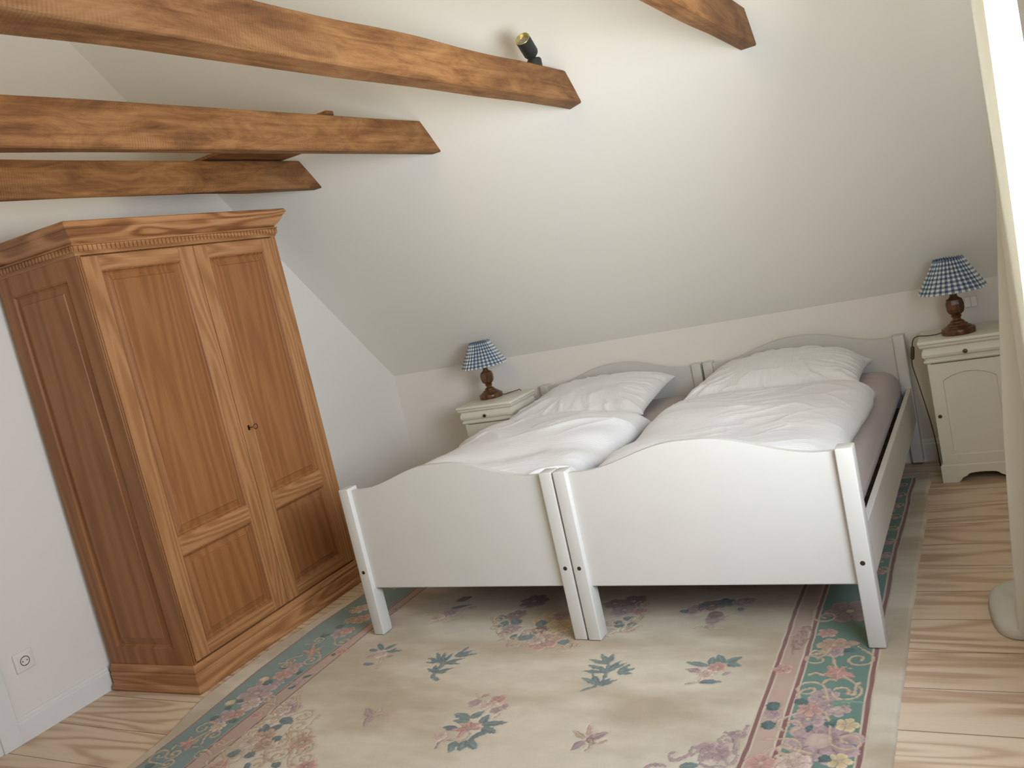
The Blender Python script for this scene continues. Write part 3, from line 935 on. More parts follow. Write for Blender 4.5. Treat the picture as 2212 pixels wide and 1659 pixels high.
def switch():
    root = empty('light_switch', (-.098, YB, .801))
    tag(root, 'white double rocker light switch on the back wall behind the lamp', 'light switch')
    bm = bmesh.new(); box(bm, -.029, .029, -.009, 0, -.027, .027, .003, 2); obj('frame', bm, M['plastic'], root)
    for a, b in ((-.0275, -.001), (.001, .0275)):
        bm = bmesh.new(); box(bm, a, b, -.013, -.008, -.0255, .0255, .002, 2); obj('rocker', bm, M['plastic'], root)
switch()

# ------------------------------------------------------------------ curtain
def curtain():
    # path in plan: narrow folds in front of the right gable, trailing edge flaring into the room at the bottom
    nz = 80; ns = 170
    V = []; F = []
    zt = 2.14
    for j in range(nz+1):
        t = j/nz                      # 0 top .. 1 bottom
        z = zt*(1-t)+.004*t
        for i in range(ns+1):
            s = i/ns                  # 0 = trailing far edge, 1 = near end beside the opening
            y = 2.76-.40*s+.10*(1-s)**3*max(0, (t-.4))/.6
            fold = math.sin(s*PI*7.0+.4+.5*math.sin(t*3))
            amp = .047+.006*math.sin(s*9)
            x = .092+amp*fold*(.8+.2*t)
            # outer edge follows a soft line drifting into the room lower down
            xe = .055 if z > 1.5 else .055-.125*((1.5-z)/1.5)**.92
            k_ = max(0, 1-s/.10)
            k_ = k_*k_*(3-2*k_)
            x = x*(1-k_)+xe*k_
            x += .006*math.sin(t*7+s*5)
            V.append((x, y, z))
    for j in range(nz):
        for i in range(ns):
            a = j*(ns+1)+i; F.append((a, a+1, a+ns+2, a+ns+1))
    # pooled hem resting on the floor
    n0 = len(V); R_ = 14; A = 48
    for r in range(R_+1):
        q = r/R_
        for a in range(A):
            an = 2*PI*a/A
            ox = .118*math.cos(an)*(1+.08*math.sin(3*an+1)); oy = .205*math.sin(an)*(1+.07*math.sin(2*an))
            z = .004+.060*math.sqrt(max(0, 1-q**3))+.008*math.sin(q*7+an*3)*(1-q)
            V.append((-.035+ox*q, 3.045+oy*q, max(.003, z)))
    for r in range(R_):
        for a in range(A): F.append((n0+r*A+a, n0+r*A+(a+1) % A, n0+(r+1)*A+(a+1) % A, n0+(r+1)*A+a))
    o = raw('curtain', V, F, M['curtain'], None, True)
    sm = o.modifiers.new('thickness', 'SOLIDIFY'); sm.thickness = .0012
    tag(o, 'off-white curtain hanging at the right edge, its hem pooling on the floor', 'curtain')
    rod = lathe('curtain_rod', [(0, 0), (.011, 0), (.011, 2.65), (0, 2.65)], M['knob'], None, 20, loc=(.105, .2, 2.155), axis=(0, 1, 0))
    tag(rod, 'metal curtain rod above the window', 'curtain rod')
    for y in (.35, 2.75):
        bm = bmesh.new(); box(bm, .115, XR, y-.008, y+.008, 2.147, 2.163); obj('bracket', bm, M['knob'], rod)
curtain()

# ------------------------------------------------------------------ rug
M_ROT=[("L",(-1.708,2.196),(-1.787,2.215),0.036,"g"),("L",(-1.708,2.196),(-1.679,2.246),0.036,"g"),("L",(-1.7,2.178),(-1.766,2.174),0.036,"g"),("L",(-1.649,2.169),(-1.652,2.226),0.036,"g"),("L",(-1.645,2.166),(-1.559,2.188),0.036,"g"),("L",(-1.633,2.149),(-1.561,2.126),0.036,"g"),("L",(-1.686,2.066),(-1.673,2.002),0.036,"g"),("L",(-1.654,2.074),(-1.641,2.014),0.036,"g"),("L",(-1.645,2.072),(-1.585,2.032),0.036,"g"),("L",(-1.719,2.131),(-1.782,2.134),0.03,"d"),("L",(-1.609,2.13),(-1.645,2.075),0.03,"d"),("L",(-1.681,2.139),(-1.731,2.167),0.026,"r"),("L",(-1.681,2.139),(-1.702,2.182),0.026,"r"),("L",(-1.681,2.139),(-1.656,2.176),0.026,"r"),("L",(-1.681,2.139),(-1.631,2.146),0.026,"r"),("L",(-1.681,2.139),(-1.738,2.121),0.026,"r"),("L",(-1.681,2.139),(-1.692,2.081),0.026,"r"),("D",(-1.681,2.139),0.008,"t"),("C",[(-1.734,2.021),(-1.741,2.052),(-1.713,2.066),(-1.67,2.068),(-1.655,2.099),(-1.681,2.139)],0.007,"m"),("F",(-1.742,2.288),0.03,"m",5),("F",(-1.665,2.316),0.032,"r",5),("F",(-1.694,2.277),0.024,"p",5),("F",(-1.672,2.287),0.024,"p",5),("F",(-1.636,2.255),0.026,"m",5),("F",(-1.618,2.277),0.02,"m",5),("F",(-1.761,2.081),0.028,"p",5),("L",(-1.738,2.325),(-1.722,2.352),0.02,"r"),("C",[(-1.776,2.35),(-1.738,2.317),(-1.689,2.285)],0.007,"t"),("C",[(-1.61,2.231),(-1.619,2.199)],0.007,"t"),("C",[(-1.999,2.425),(-2.033,2.454),(-2.044,2.511),(-2.042,2.541),(-2.069,2.569)],0.02,"g"),("L",(-2.063,2.559),(-2.153,2.584),0.021,"d"),("L",(-2.062,2.557),(-2.137,2.546),0.021,"d"),("L",(-2.075,2.568),(-2.128,2.629),0.021,"d"),("L",(-2.06,2.564),(-2.094,2.631),0.021,"d"),("L",(-2.051,2.56),(-2.054,2.631),0.021,"d"),("L",(-2.045,2.555),(-1.97,2.593),0.021,"d"),("L",(-2.042,2.551),(-1.966,2.548),0.021,"d"),("L",(-2.024,2.602),(-2.008,2.686),0.021,"d"),("L",(-2.024,2.607),(-1.967,2.662),0.021,"d"),("L",(-2.02,2.6),(-1.935,2.632),0.021,"d"),("L",(-2.04,2.478),(-2.099,2.505),0.021,"d"),("L",(-2.044,2.475),(-2.074,2.534),0.021,"d"),("L",(-2.034,2.478),(-1.979,2.516),0.021,"d"),("L",(-2.032,2.475),(-1.985,2.485),0.021,"d"),("C",[(-1.38,2.405),(-1.334,2.449),(-1.333,2.51),(-1.353,2.596)],0.014,"g"),("L",(-1.356,2.587),(-1.444,2.618),0.024,"g"),("L",(-1.359,2.594),(-1.407,2.658),0.024,"g"),("L",(-1.355,2.596),(-1.361,2.662),0.024,"g"),("L",(-1.344,2.543),(-1.427,2.578),0.024,"g"),("L",(-1.337,2.533),(-1.433,2.532),0.024,"d"),("L",(-1.337,2.544),(-1.312,2.617),0.024,"d"),("L",(-1.332,2.537),(-1.289,2.602),0.024,"g"),("L",(-1.297,2.534),(-1.271,2.593),0.024,"g"),("L",(-1.298,2.538),(-1.238,2.567),0.024,"g"),("L",(-1.296,2.531),(-1.238,2.529),0.024,"g"),("L",(-1.335,2.45),(-1.415,2.486),0.024,"g"),("L",(-1.34,2.458),(-1.387,2.518),0.024,"d"),("L",(-1.331,2.447),(-1.305,2.495),0.024,"d"),("L",(-1.329,2.443),(-1.275,2.489),0.024,"d"),("F",(-2.399,2.601),0.036,"p",6),("L",(-2.416,2.633),(-2.483,2.694),0.026,"d"),("L",(-2.407,2.638),(-2.381,2.695),0.026,"d"),("L",(-2.39,2.625),(-2.311,2.636),0.026,"d"),("L",(-2.438,2.626),(-2.495,2.639),0.026,"d"),("L",(-2.371,2.613),(-2.358,2.655),0.026,"d"),("L",(-2.376,2.518),(-2.438,2.519),0.026,"d"),("L",(-2.427,2.594),(-2.454,2.568),0.022,"m"),("L",(-2.354,2.577),(-2.33,2.6),0.022,"m"),("C",[(-2.375,2.57),(-2.355,2.53),(-2.337,2.485)],0.008,"t"),("L",(-2.117,2.161),(-2.171,2.209),0.034,"m"),("L",(-2.119,2.165),(-2.096,2.097),0.032,"m"),("L",(-2.111,2.17),(-2.102,2.208),0.018,"t"),("L",(-2.1,2.163),(-2.08,2.19),0.016,"t"),("C",[(-2.073,2.154),(-2.066,2.183),(-2.042,2.206)],0.005,"t"),("C",[(-2.112,2.19),(-2.106,2.22),(-2.086,2.241)],0.005,"t"),("C",[(-2.116,2.157),(-2.146,2.144)],0.005,"t"),("L",(-1.247,2.125),(-1.272,2.071),0.034,"m"),("L",(-1.244,2.131),(-1.187,2.182),0.034,"m"),("L",(-1.25,2.135),(-1.31,2.175),0.022,"t"),("L",(-1.247,2.144),(-1.265,2.22),0.015,"t"),("L",(-1.247,2.125),(-1.21,2.142),0.02,"x"),("C",[(-1.233,2.131),(-1.202,2.118),(-1.181,2.133)],0.009,"t"),("C",[(-1.227,2.128),(-1.218,2.097),(-1.221,2.078)],0.007,"t"),("L",(-1.245,2.159),(-1.227,2.179),0.02,"p"),("L",(-0.986,2.599),(-1.071,2.621),0.03,"g"),("L",(-0.978,2.602),(-0.987,2.666),0.03,"g"),("L",(-0.942,2.622),(-0.976,2.682),0.03,"g"),("L",(-0.938,2.625),(-0.886,2.668),0.03,"g"),("L",(-0.928,2.616),(-0.875,2.608),0.03,"g"),("L",(-0.992,2.494),(-0.916,2.502),0.03,"d"),("F",(-0.956,2.593),0.034,"r",6),("F",(-0.984,2.544),0.03,"p",5),("L",(-1.003,2.56),(-1.06,2.575),0.028,"m"),("L",(-0.926,2.542),(-0.899,2.57),0.022,"m"),("L",(-0.944,2.565),(-0.973,2.558),0.02,"p"),("C",[(-1.042,2.466),(-1.018,2.484),(-0.99,2.496)],0.006,"t"),("C",[(-0.99,2.496),(-0.988,2.521),(-0.984,2.544)],0.007,"p"),("F",(-2.287,2.99),0.045,"m",6),("F",(-2.33,2.939),0.035,"p",5),("L",(-2.353,2.964),(-2.428,2.95),0.02,"t"),("L",(-2.294,2.915),(-2.332,2.89),0.02,"t"),("L",(-2.315,3.034),(-2.228,3.073),0.03,"d"),("L",(-2.332,3.107),(-2.273,3.16),0.05,"x"),("L",(-2.236,3.041),(-2.176,3.054),0.02,"t"),("C",[(-2.265,2.891),(-2.24,2.916),(-2.21,2.953)],0.008,"t"),("F",(-1.894,2.842),0.05,"m",7),("F",(-1.694,2.742),0.075,"r",7),("F",(-1.732,2.751),0.04,"p",7),("F",(-1.934,2.969),0.05,"x",7),("F",(-1.765,2.925),0.07,"y",7),("F",(-1.693,2.87),0.07,"y",7),("F",(-1.757,2.835),0.04,"x",7),("F",(-1.915,3.105),0.07,"x",7),("F",(-1.711,2.96),0.05,"m",7),("L",(-1.951,2.852),(-1.958,2.921),0.05,"g"),("L",(-1.983,2.921),(-2.015,2.968),0.05,"g"),("L",(-1.782,2.749),(-1.821,2.801),0.05,"g"),("L",(-1.794,2.759),(-1.758,2.803),0.05,"g"),("L",(-1.606,2.72),(-1.594,2.767),0.05,"g"),("L",(-1.833,2.779),(-1.865,2.772),0.05,"g"),("L",(-1.879,2.888),(-1.934,2.933),0.05,"g"),("L",(-1.761,2.868),(-1.795,2.924),0.05,"g"),("S",(-2.002,2.932),0.032,"t",1,770.0),("S",(-1.97,2.863),0.032,"t",1,763.0),("S",(-1.909,2.798),0.032,"t",1,791.0),("S",(-1.809,2.716),0.032,"t",1,857.5),("S",(-1.839,2.746),0.032,"t",1,840.0),("S",(-1.798,2.812),0.032,"t",1,930.9999999999999),("S",(-1.758,2.814),0.032,"t",1,979.9999999999999),("S",(-1.573,2.707),0.032,"t",1,1148.0),("S",(-1.548,2.723),0.032,"t",1,1190.0),("S",(-1.663,2.806),0.032,"t",1,1092.0),("S",(-1.607,2.808),0.032,"t",1,1162.0),("S",(-1.664,2.785),0.032,"t",1,1078.0),("C",[(-2.017,2.908),(-1.951,2.818),(-1.868,2.745),(-1.781,2.702),(-1.699,2.696),(-1.613,2.7),(-1.55,2.728)],0.008,"t"),("F",(-1.455,3.02),0.06,"m",6),("F",(-1.441,3.102),0.06,"x",6),("F",(-1.517,3.079),0.05,"x",6),("F",(-1.38,3.009),0.035,"r",6),("L",(-1.446,2.898),(-1.432,2.931),0.04,"g"),("L",(-1.413,2.867),(-1.439,2.92),0.04,"g"),("L",(-1.421,2.931),(-1.396,2.965),0.04,"g"),("L",(-1.375,2.879),(-1.375,2.921),0.04,"g"),("S",(-1.448,2.834),0.03,"t",-1,130),("S",(-1.467,2.908),0.03,"t",-1,150),("S",(-1.383,2.857),0.03,"t",-1,270),("S",(-1.378,2.943),0.03,"t",-1,340),("S",(-1.394,3.078),0.03,"t",-1,400),("C",[(-1.44,2.814),(-1.39,2.847),(-1.362,2.943),(-1.377,3.078)],0.008,"t"),("L",(-1.092,2.953),(-1.017,2.954),0.11,"m"),("L",(-1.092,2.979),(-1.03,2.986),0.07,"x"),("C",[(-1.11,2.877),(-1.077,2.891),(-1.054,2.877),(-1.005,2.878)],0.014,"t"),("C",[(-1.018,2.939),(-1.014,2.98)],0.008,"t"),("D",(-1.057,2.887),0.018,"m"),("F",(-1.152,3.033),0.04,"m",5),("F",(-1.099,3.061),0.05,"x",5),("F",(-1.051,3.089),0.04,"d",5),("F",(-0.986,3.089),0.04,"m",5),("F",(-0.965,3.1),0.035,"m",5),("F",(-1.164,3.006),0.03,"m",5),("L",(-0.992,3.029),(-0.959,3.034),0.03,"d"),("L",(-1.078,3.078),(-1.052,3.134),0.03,"d"),("L",(-1.119,3.044),(-1.154,3.078),0.03,"d"),("L",(-1.213,3.016),(-1.174,3.006),0.03,"d"),("S",(-2.549,1.994),0.04,"t",1,970),("S",(-2.41,2.127),0.045,"t",-1,1385),("S",(-2.38,2.067),0.045,"t",-1,1345),("S",(-2.324,2.029),0.045,"t",1,1380),("S",(-2.368,1.967),0.045,"t",1,1215),("S",(-2.24,1.939),0.045,"t",-1,1385),("S",(-2.554,1.834),0.045,"t",1,700),("S",(-2.492,1.847),0.045,"t",-1,820),("S",(-2.364,1.83),0.045,"t",1,1000),("S",(-2.312,1.892),0.045,"t",-1,1190),("S",(-2.197,1.891),0.045,"t",1,1385),("S",(-2.326,2.003),0.03,"t",-1,1340),("S",(-2.556,2.141),0.04,"t",1,1180),("S",(-2.539,2.082),0.04,"t",-1,1120),("S",(-2.564,2.22),0.035,"t",1,1280),("S",(-2.497,1.888),0.035,"t",1,880),("L",(-2.498,2.104),(-2.42,2.076),0.045,"d"),("L",(-2.505,2.002),(-2.538,2.061),0.045,"d"),("L",(-2.478,2.014),(-2.465,2.074),0.045,"d"),("L",(-2.419,1.966),(-2.4,2.003),0.045,"d"),("L",(-2.519,1.854),(-2.511,1.902),0.045,"d"),("L",(-2.441,1.857),(-2.438,1.905),0.045,"d"),("L",(-2.288,1.831),(-2.271,1.863),0.045,"d"),("L",(-2.402,1.814),(-2.383,1.831),0.045,"d"),("F",(-2.521,2.167),0.055,"m",6),("F",(-2.539,2.151),0.035,"p",6),("F",(-2.476,1.979),0.055,"o",6),("F",(-2.508,1.948),0.04,"p",6),("F",(-2.281,1.975),0.05,"o",6),("F",(-2.513,1.797),0.045,"r",6),("F",(-2.153,1.852),0.04,"r",6),("F",(-2.432,1.935),0.04,"o",6),("C",[(-2.573,2.285),(-2.546,2.241),(-2.502,2.2),(-2.473,2.15)],0.01,"t"),("C",[(-2.53,2.033),(-2.568,2.045),(-2.577,2.095),(-2.526,2.109)],0.009,"t"),("C",[(-2.425,1.928),(-2.355,1.938),(-2.338,1.971),(-2.382,2.012)],0.009,"t"),("C",[(-2.562,1.901),(-2.549,1.95),(-2.514,1.978)],0.009,"t"),("C",[(-2.575,1.876),(-2.521,1.839),(-2.502,1.798)],0.009,"t"),("C",[(-2.401,1.916),(-2.351,1.865),(-2.334,1.824)],0.009,"t"),("C",[(-2.278,1.919),(-2.246,1.866),(-2.213,1.843)],0.009,"t"),("C",[(-0.778,2.265),(-0.784,2.213),(-0.804,2.21),(-0.834,2.226)],0.011,"m"),("C",[(-0.809,2.216),(-0.793,2.174),(-0.792,2.138),(-0.81,2.132),(-0.832,2.163)],0.011,"m"),("S",(-0.823,2.183),0.028,"m",1,0),("S",(-0.79,2.215),0.02,"m",-1,2),("F",(-0.835,2.123),0.05,"m",6),("F",(-0.867,2.142),0.03,"m",5),("C",[(-0.782,2.133),(-0.773,2.099),(-0.788,2.074),(-0.807,2.106)],0.011,"m"),("C",[(-0.881,2.153),(-0.907,2.137),(-0.908,2.103),(-0.942,2.069),(-0.963,2.089),(-0.957,2.105)],0.012,"m"),("C",[(-0.901,2.104),(-0.881,2.125),(-0.873,2.084)],0.011,"m"),("C",[(-0.87,2.085),(-0.86,2.063),(-0.829,2.056)],0.011,"m"),("C",[(-1.012,2.025),(-0.997,2.042),(-0.96,2.042)],0.012,"m"),("L",(-0.918,2.039),(-0.863,2.064),0.04,"g"),("C",[(-0.827,2.062),(-0.799,2.061)],0.01,"m"),("F",(-2.781,2.251),0.085,"m",7),("F",(-2.733,2.175),0.045,"p",7),("F",(-2.824,2.331),0.035,"m",7),("F",(-2.793,2.078),0.05,"m",7),("F",(-2.741,2.102),0.04,"r",7),("F",(-2.751,2.014),0.035,"p",7),("F",(-2.771,2.412),0.055,"r",7),("F",(-2.77,2.465),0.04,"m",7),("F",(-2.763,2.78),0.055,"m",7),("F",(-2.746,2.805),0.035,"r",7),("F",(-2.846,3.025),0.05,"p",7),("F",(-2.754,2.919),0.05,"r",7),("F",(-2.812,2.905),0.035,"o",7),("F",(-2.744,2.338),0.03,"m",7),("D",(-2.845,2.359),0.022,"y"),("D",(-2.855,2.177),0.022,"y"),("L",(-2.832,2.128),(-2.82,2.157),0.04,"e"),("L",(-2.812,2.176),(-2.812,2.205),0.04,"e"),("L",(-2.839,2.055),(-2.805,2.077),0.04,"e"),("L",(-2.714,2.044),(-2.716,2.079),0.04,"e"),("L",(-2.831,2.444),(-2.825,2.477),0.04,"e"),("L",(-2.715,2.421),(-2.691,2.434),0.04,"e"),("L",(-2.841,2.827),(-2.801,2.854),0.04,"e"),("L",(-2.859,2.74),(-2.82,2.766),0.04,"e"),("L",(-2.831,1.742),(-2.811,1.781),0.04,"e"),("L",(-2.793,2.313),(-2.805,2.363),0.04,"e"),("L",(-2.776,1.895),(-2.83,1.9),0.03,"r"),("L",(-2.776,1.895),(-2.754,1.93),0.035,"r"),("L",(-2.776,1.895),(-2.754,1.859),0.03,"r"),("L",(-2.776,1.895),(-2.821,1.946),0.022,"r"),("C",[(-2.803,1.883),(-2.838,1.883)],0.006,"t"),("C",[(-2.776,1.919),(-2.76,1.942)],0.006,"t"),("C",[(-2.742,1.884),(-2.699,1.894)],0.006,"t"),("L",(-2.782,2.593),(-2.847,2.606),0.03,"r"),("L",(-2.782,2.593),(-2.757,2.64),0.035,"r"),("L",(-2.782,2.593),(-2.756,2.538),0.03,"r"),("L",(-2.782,2.593),(-2.837,2.671),0.022,"r"),("C",[(-2.815,2.579),(-2.856,2.583)],0.006,"t"),("C",[(-2.783,2.627),(-2.764,2.657)],0.006,"t"),("C",[(-2.742,2.572),(-2.692,2.581)],0.006,"t"),("S",(-2.81,1.998),0.05,"t",1,590),("S",(-2.717,1.964),0.035,"t",-1,670),("S",(-2.843,2.704),0.035,"t",1,1500),("S",(-2.731,2.527),0.045,"t",-1,1440),("S",(-2.831,2.515),0.03,"t",1,1290),("S",(-2.784,1.835),0.035,"t",1,355),("S",(-2.838,1.819),0.045,"t",-1,250),("S",(-2.689,2.699),0.04,"t",1,1700),("S",(-2.661,1.849),0.03,"t",1,560),("S",(-2.684,2.218),0.03,"t",1,1100),("S",(-2.832,2.476),0.03,"t",-1,1240),("S",(-2.757,1.781),0.03,"t",1,300),("S",(-2.835,3.124),0.04,"t",1,1950),("S",(-2.883,3.011),0.03,"t",-1,1780),("F",(-2.639,2.109),0.025,"r",5),("F",(-2.646,2.346),0.03,"m",5),("F",(-2.623,2.61),0.03,"r",5),("F",(-2.639,2.308),0.02,"m",5),("F",(-2.628,3.013),0.03,"m",5),("L",(-2.648,2.386),(-2.621,2.418),0.025,"e"),("L",(-2.649,2.297),(-2.63,2.328),0.025,"e"),("L",(-2.639,2.587),(-2.658,2.575),0.025,"e"),("S",(-2.634,2.159),0.035,"k",1,0),("S",(-2.637,1.922),0.03,"k",-1,0),("F",(-0.557,2.216),0.11,"m",8),("D",(-0.57,2.217),0.0363,"p"),("F",(-0.615,2.318),0.05,"m",6),("F",(-0.615,2.374),0.042,"r",6),("F",(-0.588,2.443),0.05,"m",6),("F",(-0.545,2.382),0.045,"m",6),("F",(-0.568,2.396),0.035,"m",6),("F",(-0.635,2.849),0.035,"r",6),("F",(-0.603,2.763),0.055,"o",6),("F",(-0.593,2.712),0.03,"m",6),("F",(-0.581,3.016),0.09,"x",6),("F",(-0.604,2.136),0.05,"m",6),("F",(-0.618,2.105),0.05,"p",6),("F",(-0.505,2.302),0.035,"y",5),("F",(-0.505,2.131),0.035,"y",5),("L",(-0.56,2.286),(-0.538,2.327),0.035,"e"),("L",(-0.67,2.421),(-0.626,2.397),0.035,"e"),("L",(-0.556,2.143),(-0.524,2.125),0.035,"e"),("L",(-0.568,2.739),(-0.528,2.724),0.035,"e"),("L",(-0.595,2.269),(-0.613,2.273),0.035,"e"),("L",(-0.577,2.773),(-0.519,2.784),0.04,"o"),("L",(-0.561,2.397),(-0.487,2.453),0.03,"s"),("L",(-0.532,2.414),(-0.474,2.423),0.03,"s"),("L",(-0.559,2.377),(-0.516,2.369),0.035,"p"),("L",(-0.568,2.581),(-0.601,2.63),0.04,"r"),("L",(-0.568,2.581),(-0.514,2.566),0.04,"r"),("L",(-0.568,2.581),(-0.612,2.574),0.04,"r"),("L",(-0.568,2.581),(-0.563,2.547),0.04,"r"),("L",(-0.568,2.581),(-0.554,2.625),0.04,"r"),("C",[(-0.611,2.57),(-0.632,2.58),(-0.651,2.567)],0.01,"k"),("C",[(-0.604,2.521),(-0.589,2.545),(-0.566,2.54)],0.01,"k"),("C",[(-0.558,2.625),(-0.531,2.615)],0.008,"k"),("S",(-0.639,2.481),0.05,"k",1,0),("S",(-0.536,2.476),0.055,"k",-1,1),("S",(-0.656,2.287),0.045,"k",1,2),("S",(-0.494,2.227),0.05,"k",1,3),("S",(-0.649,2.173),0.045,"k",-1,2),("S",(-0.641,2.668),0.05,"k",1,0),("S",(-0.515,2.676),0.05,"k",-1,1),("S",(-0.657,2.975),0.045,"k",1,3),("S",(-0.648,2.709),0.03,"k",-1,0),("S",(-0.662,2.127),0.05,"k",1,1),("C",[(-0.66,2.429),(-0.663,2.465),(-0.64,2.489)],0.011,"k"),("C",[(-0.525,2.47),(-0.506,2.465),(-0.505,2.515),(-0.499,2.53)],0.011,"k"),("C",[(-0.574,2.362),(-0.558,2.318)],0.011,"k"),("F",(-0.739,2.596),0.032,"r",5),("F",(-0.721,2.329),0.03,"m",5),("F",(-0.703,2.092),0.045,"r",5),("L",(-0.741,2.378),(-0.707,2.361),0.04,"e"),("L",(-0.73,2.4),(-0.721,2.353),0.04,"e"),("L",(-0.736,2.284),(-0.703,2.262),0.04,"e"),("L",(-0.724,2.298),(-0.715,2.254),0.04,"e"),("C",[(-0.743,2.824),(-0.731,2.744),(-0.707,2.749),(-0.717,2.825),(-0.743,2.824)],0.006,"f"),("C",[(-0.734,2.857),(-0.722,2.775),(-0.698,2.781),(-0.708,2.858),(-0.734,2.857)],0.006,"f"),("C",[(-0.724,2.891),(-0.712,2.807),(-0.688,2.813),(-0.698,2.892),(-0.724,2.891)],0.006,"f"),("C",[(-0.726,2.696),(-0.728,2.731),(-0.708,2.732)],0.006,"f"),("C",[(-0.72,2.877),(-0.714,2.896),(-0.694,2.877)],0.006,"f")]
def rug():
    yA, yB = 1.36, 4.755
    rows = np.concatenate([np.arange(yA, 1.74, .012), np.arange(1.74, 3.34, .003), np.arange(3.34, yB, .010)])
    nu = 886; u = np.linspace(0, 1, nu)
    ip = np.interp
    xo = ip(rows, [1.36, 1.77, 1.94, 2.2, 2.6, 3.03, 3.23, 4.8], [-2.90, -2.925, -2.955, -3.045, -3.065, -3.028, -3.0, -3.0])
    xg = ip(rows, [1.36, 2.01, 2.41, 2.85, 3.15, 4.8], [-2.85, -2.89, -2.944, -2.968, -2.955, -2.93])
    xi = ip(rows, [1.36, 1.77, 2.07, 2.43, 2.86, 4.8], [-2.64, -2.651, -2.671, -2.676, -2.670, -2.66])
    xp = ip(rows, [1.36, 1.8, 2.12, 2.48, 2.82, 4.8], [-2.56, -2.574, -2.589, -2.606, -2.618, -2.60])
    wig = (vnoise(rows*5, rows*0, 77)-.5)*.008
    xr = -.377+wig*1.4; xrg = ip(rows, [1.36, 2.1, 2.7, 3.6, 4.4, 4.8], [-.452, -.456, -.467, -.470, -.455, -.45])+wig*.8
    xri = ip(rows, [1.36, 2.13, 2.68, 3.19, 4.8], [-.67, -.675, -.681, -.692, -.69])+wig
    xrp = ip(rows, [1.36, 2.07, 2.42, 3.17, 4.8], [-.75, -.756, -.760, -.773, -.77])+wig
    X = xo[:, None]+(xr-xo)[:, None]*u[None, :]; Y = np.repeat(rows[:, None], nu, 1)
    yend = 4.315+.27*np.clip((u-.2)/.8, 0, 1)[None, :]      # far end lies slightly askew, short of the left cabinet
    lin = lambda c: np.array(srgb(*c)[:3])
    cream = lin((216, 204, 182)); cream2 = lin((188, 171, 144)); 
    ab = fbm(X*2.2+Y*.6, Y*6, 5, 5); ab2 = fbm(X*14, Y*22, 9, 3)
    bl = np.clip((ab-.38)*3.4, 0, 1)[..., None]
    col = cream*(1-bl)+cream2*bl
    col = col*(1+(ab2-.45)[..., None]*.16)
    hgt = np.full(X.shape, .0125)+.0006*(fbm(X*40, Y*40, 3, 2)-.5)
    def paint_(mask, c, dh=None):
        nonlocal col
        mm = np.clip(mask, 0, 1)[..., None]
        col = col*(1-mm)+np.array(c)*mm
    def band(a, b): return np.clip((X-a[:, None])/.002, 0, 1)*np.clip((b[:, None]-X)/.002, 0, 1)
    mo = fbm(X*3, Y*5, 21, 4)[..., None]
    greenL = lin((128, 150, 142)); greenR = lin((112, 144, 128)); gd = lin((94, 122, 110))
    y0b, y1b = yA+.075, yB-.075
    inY = np.clip((Y-y0b)/.002, 0, 1)*np.clip((y1b-Y)/.002, 0, 1)
    g1 = band(xg, xi)*inY; mm = g1[..., None]; col = col*(1-mm)+(greenL*(1.1-.35*mo))*mm
    g2 = band(xri, xrg)*inY; mm = g2[..., None]; col = col*(1-mm)+(greenR*(1-mo*.9)+gd*mo*.9)*mm
    pk = lin((196, 170, 152)); pk2 = lin((176, 146, 128))
    pin = np.clip((Y-y0b-.23)/.002, 0, 1)*np.clip((y1b-.23-Y)/.002, 0, 1)
    for a, b in ((xi, xp), (xrp, xri)):
        mm = (band(a, b)*pin)[..., None]; col = col*(1-mm)+(pk*(1-mo)+pk2*mo)*mm
    # near and far cross bands
    for (ya, yb) in ((y0b, y0b+.23), (y1b-.23, y1b)):
        mk = np.clip((Y-ya)/.002, 0, 1)*np.clip((yb-Y)/.002, 0, 1)*band(xg, xrg)
        mm = mk[..., None]; col = col*(1-mm)+(greenR*(1-mo)+gd*mo)*mm
    maroon = lin((138, 96, 90)); pale = lin((206, 190, 168))
    def vline(xc, w, c): 
        d = np.abs(X-xc[:, None]); paint_(np.clip((w/2-d)/.0015+.5, 0, 1)*inY, c)
        return d
    for xc, w in ((xg, .006), (xi, .008), (xp, .006), (xrg, .013), (xri, .013), (xrp, .013)):
        vline(xc+(.009 if xc is xrg else -.009)*0, w*1.9, pale if xc is xrg or xc is xri or xc is xrp else lin((176, 160, 140)))
        d = vline(xc, w, maroon)
        hgt -= .0016*np.exp(-(d/(w*.8))**2)
    PAL = {'g': (122, 136, 130), 'd': (114, 126, 126), 'r': (188, 146, 132), 'p': (198, 174, 158), 'm': (172, 148, 143), 'x': (146, 122, 115),
           't': (190, 166, 140), 'o': (182, 152, 128), 'y': (204, 182, 142), 'e': (88, 110, 104), 'k': (196, 170, 144), 's': (120, 150, 128), 'f': (160, 132, 112)}
    PAL = {k_: lin(v) for k_, v in PAL.items()}
    def win(xa, xb, ya, yb):
        j0, j1 = np.searchsorted(rows, [ya, yb])
        if j1 <= j0: return None
        jm = (j0+j1)//2
        i0 = int((xa-xo[jm])/(xr[jm]-xo[jm])*nu)-3; i1 = int((xb-xo[jm])/(xr[jm]-xo[jm])*nu)+4
        i0 = max(0, i0); i1 = min(nu, i1)
        if i1 <= i0: return None
        return slice(j0, j1), slice(i0, i1)
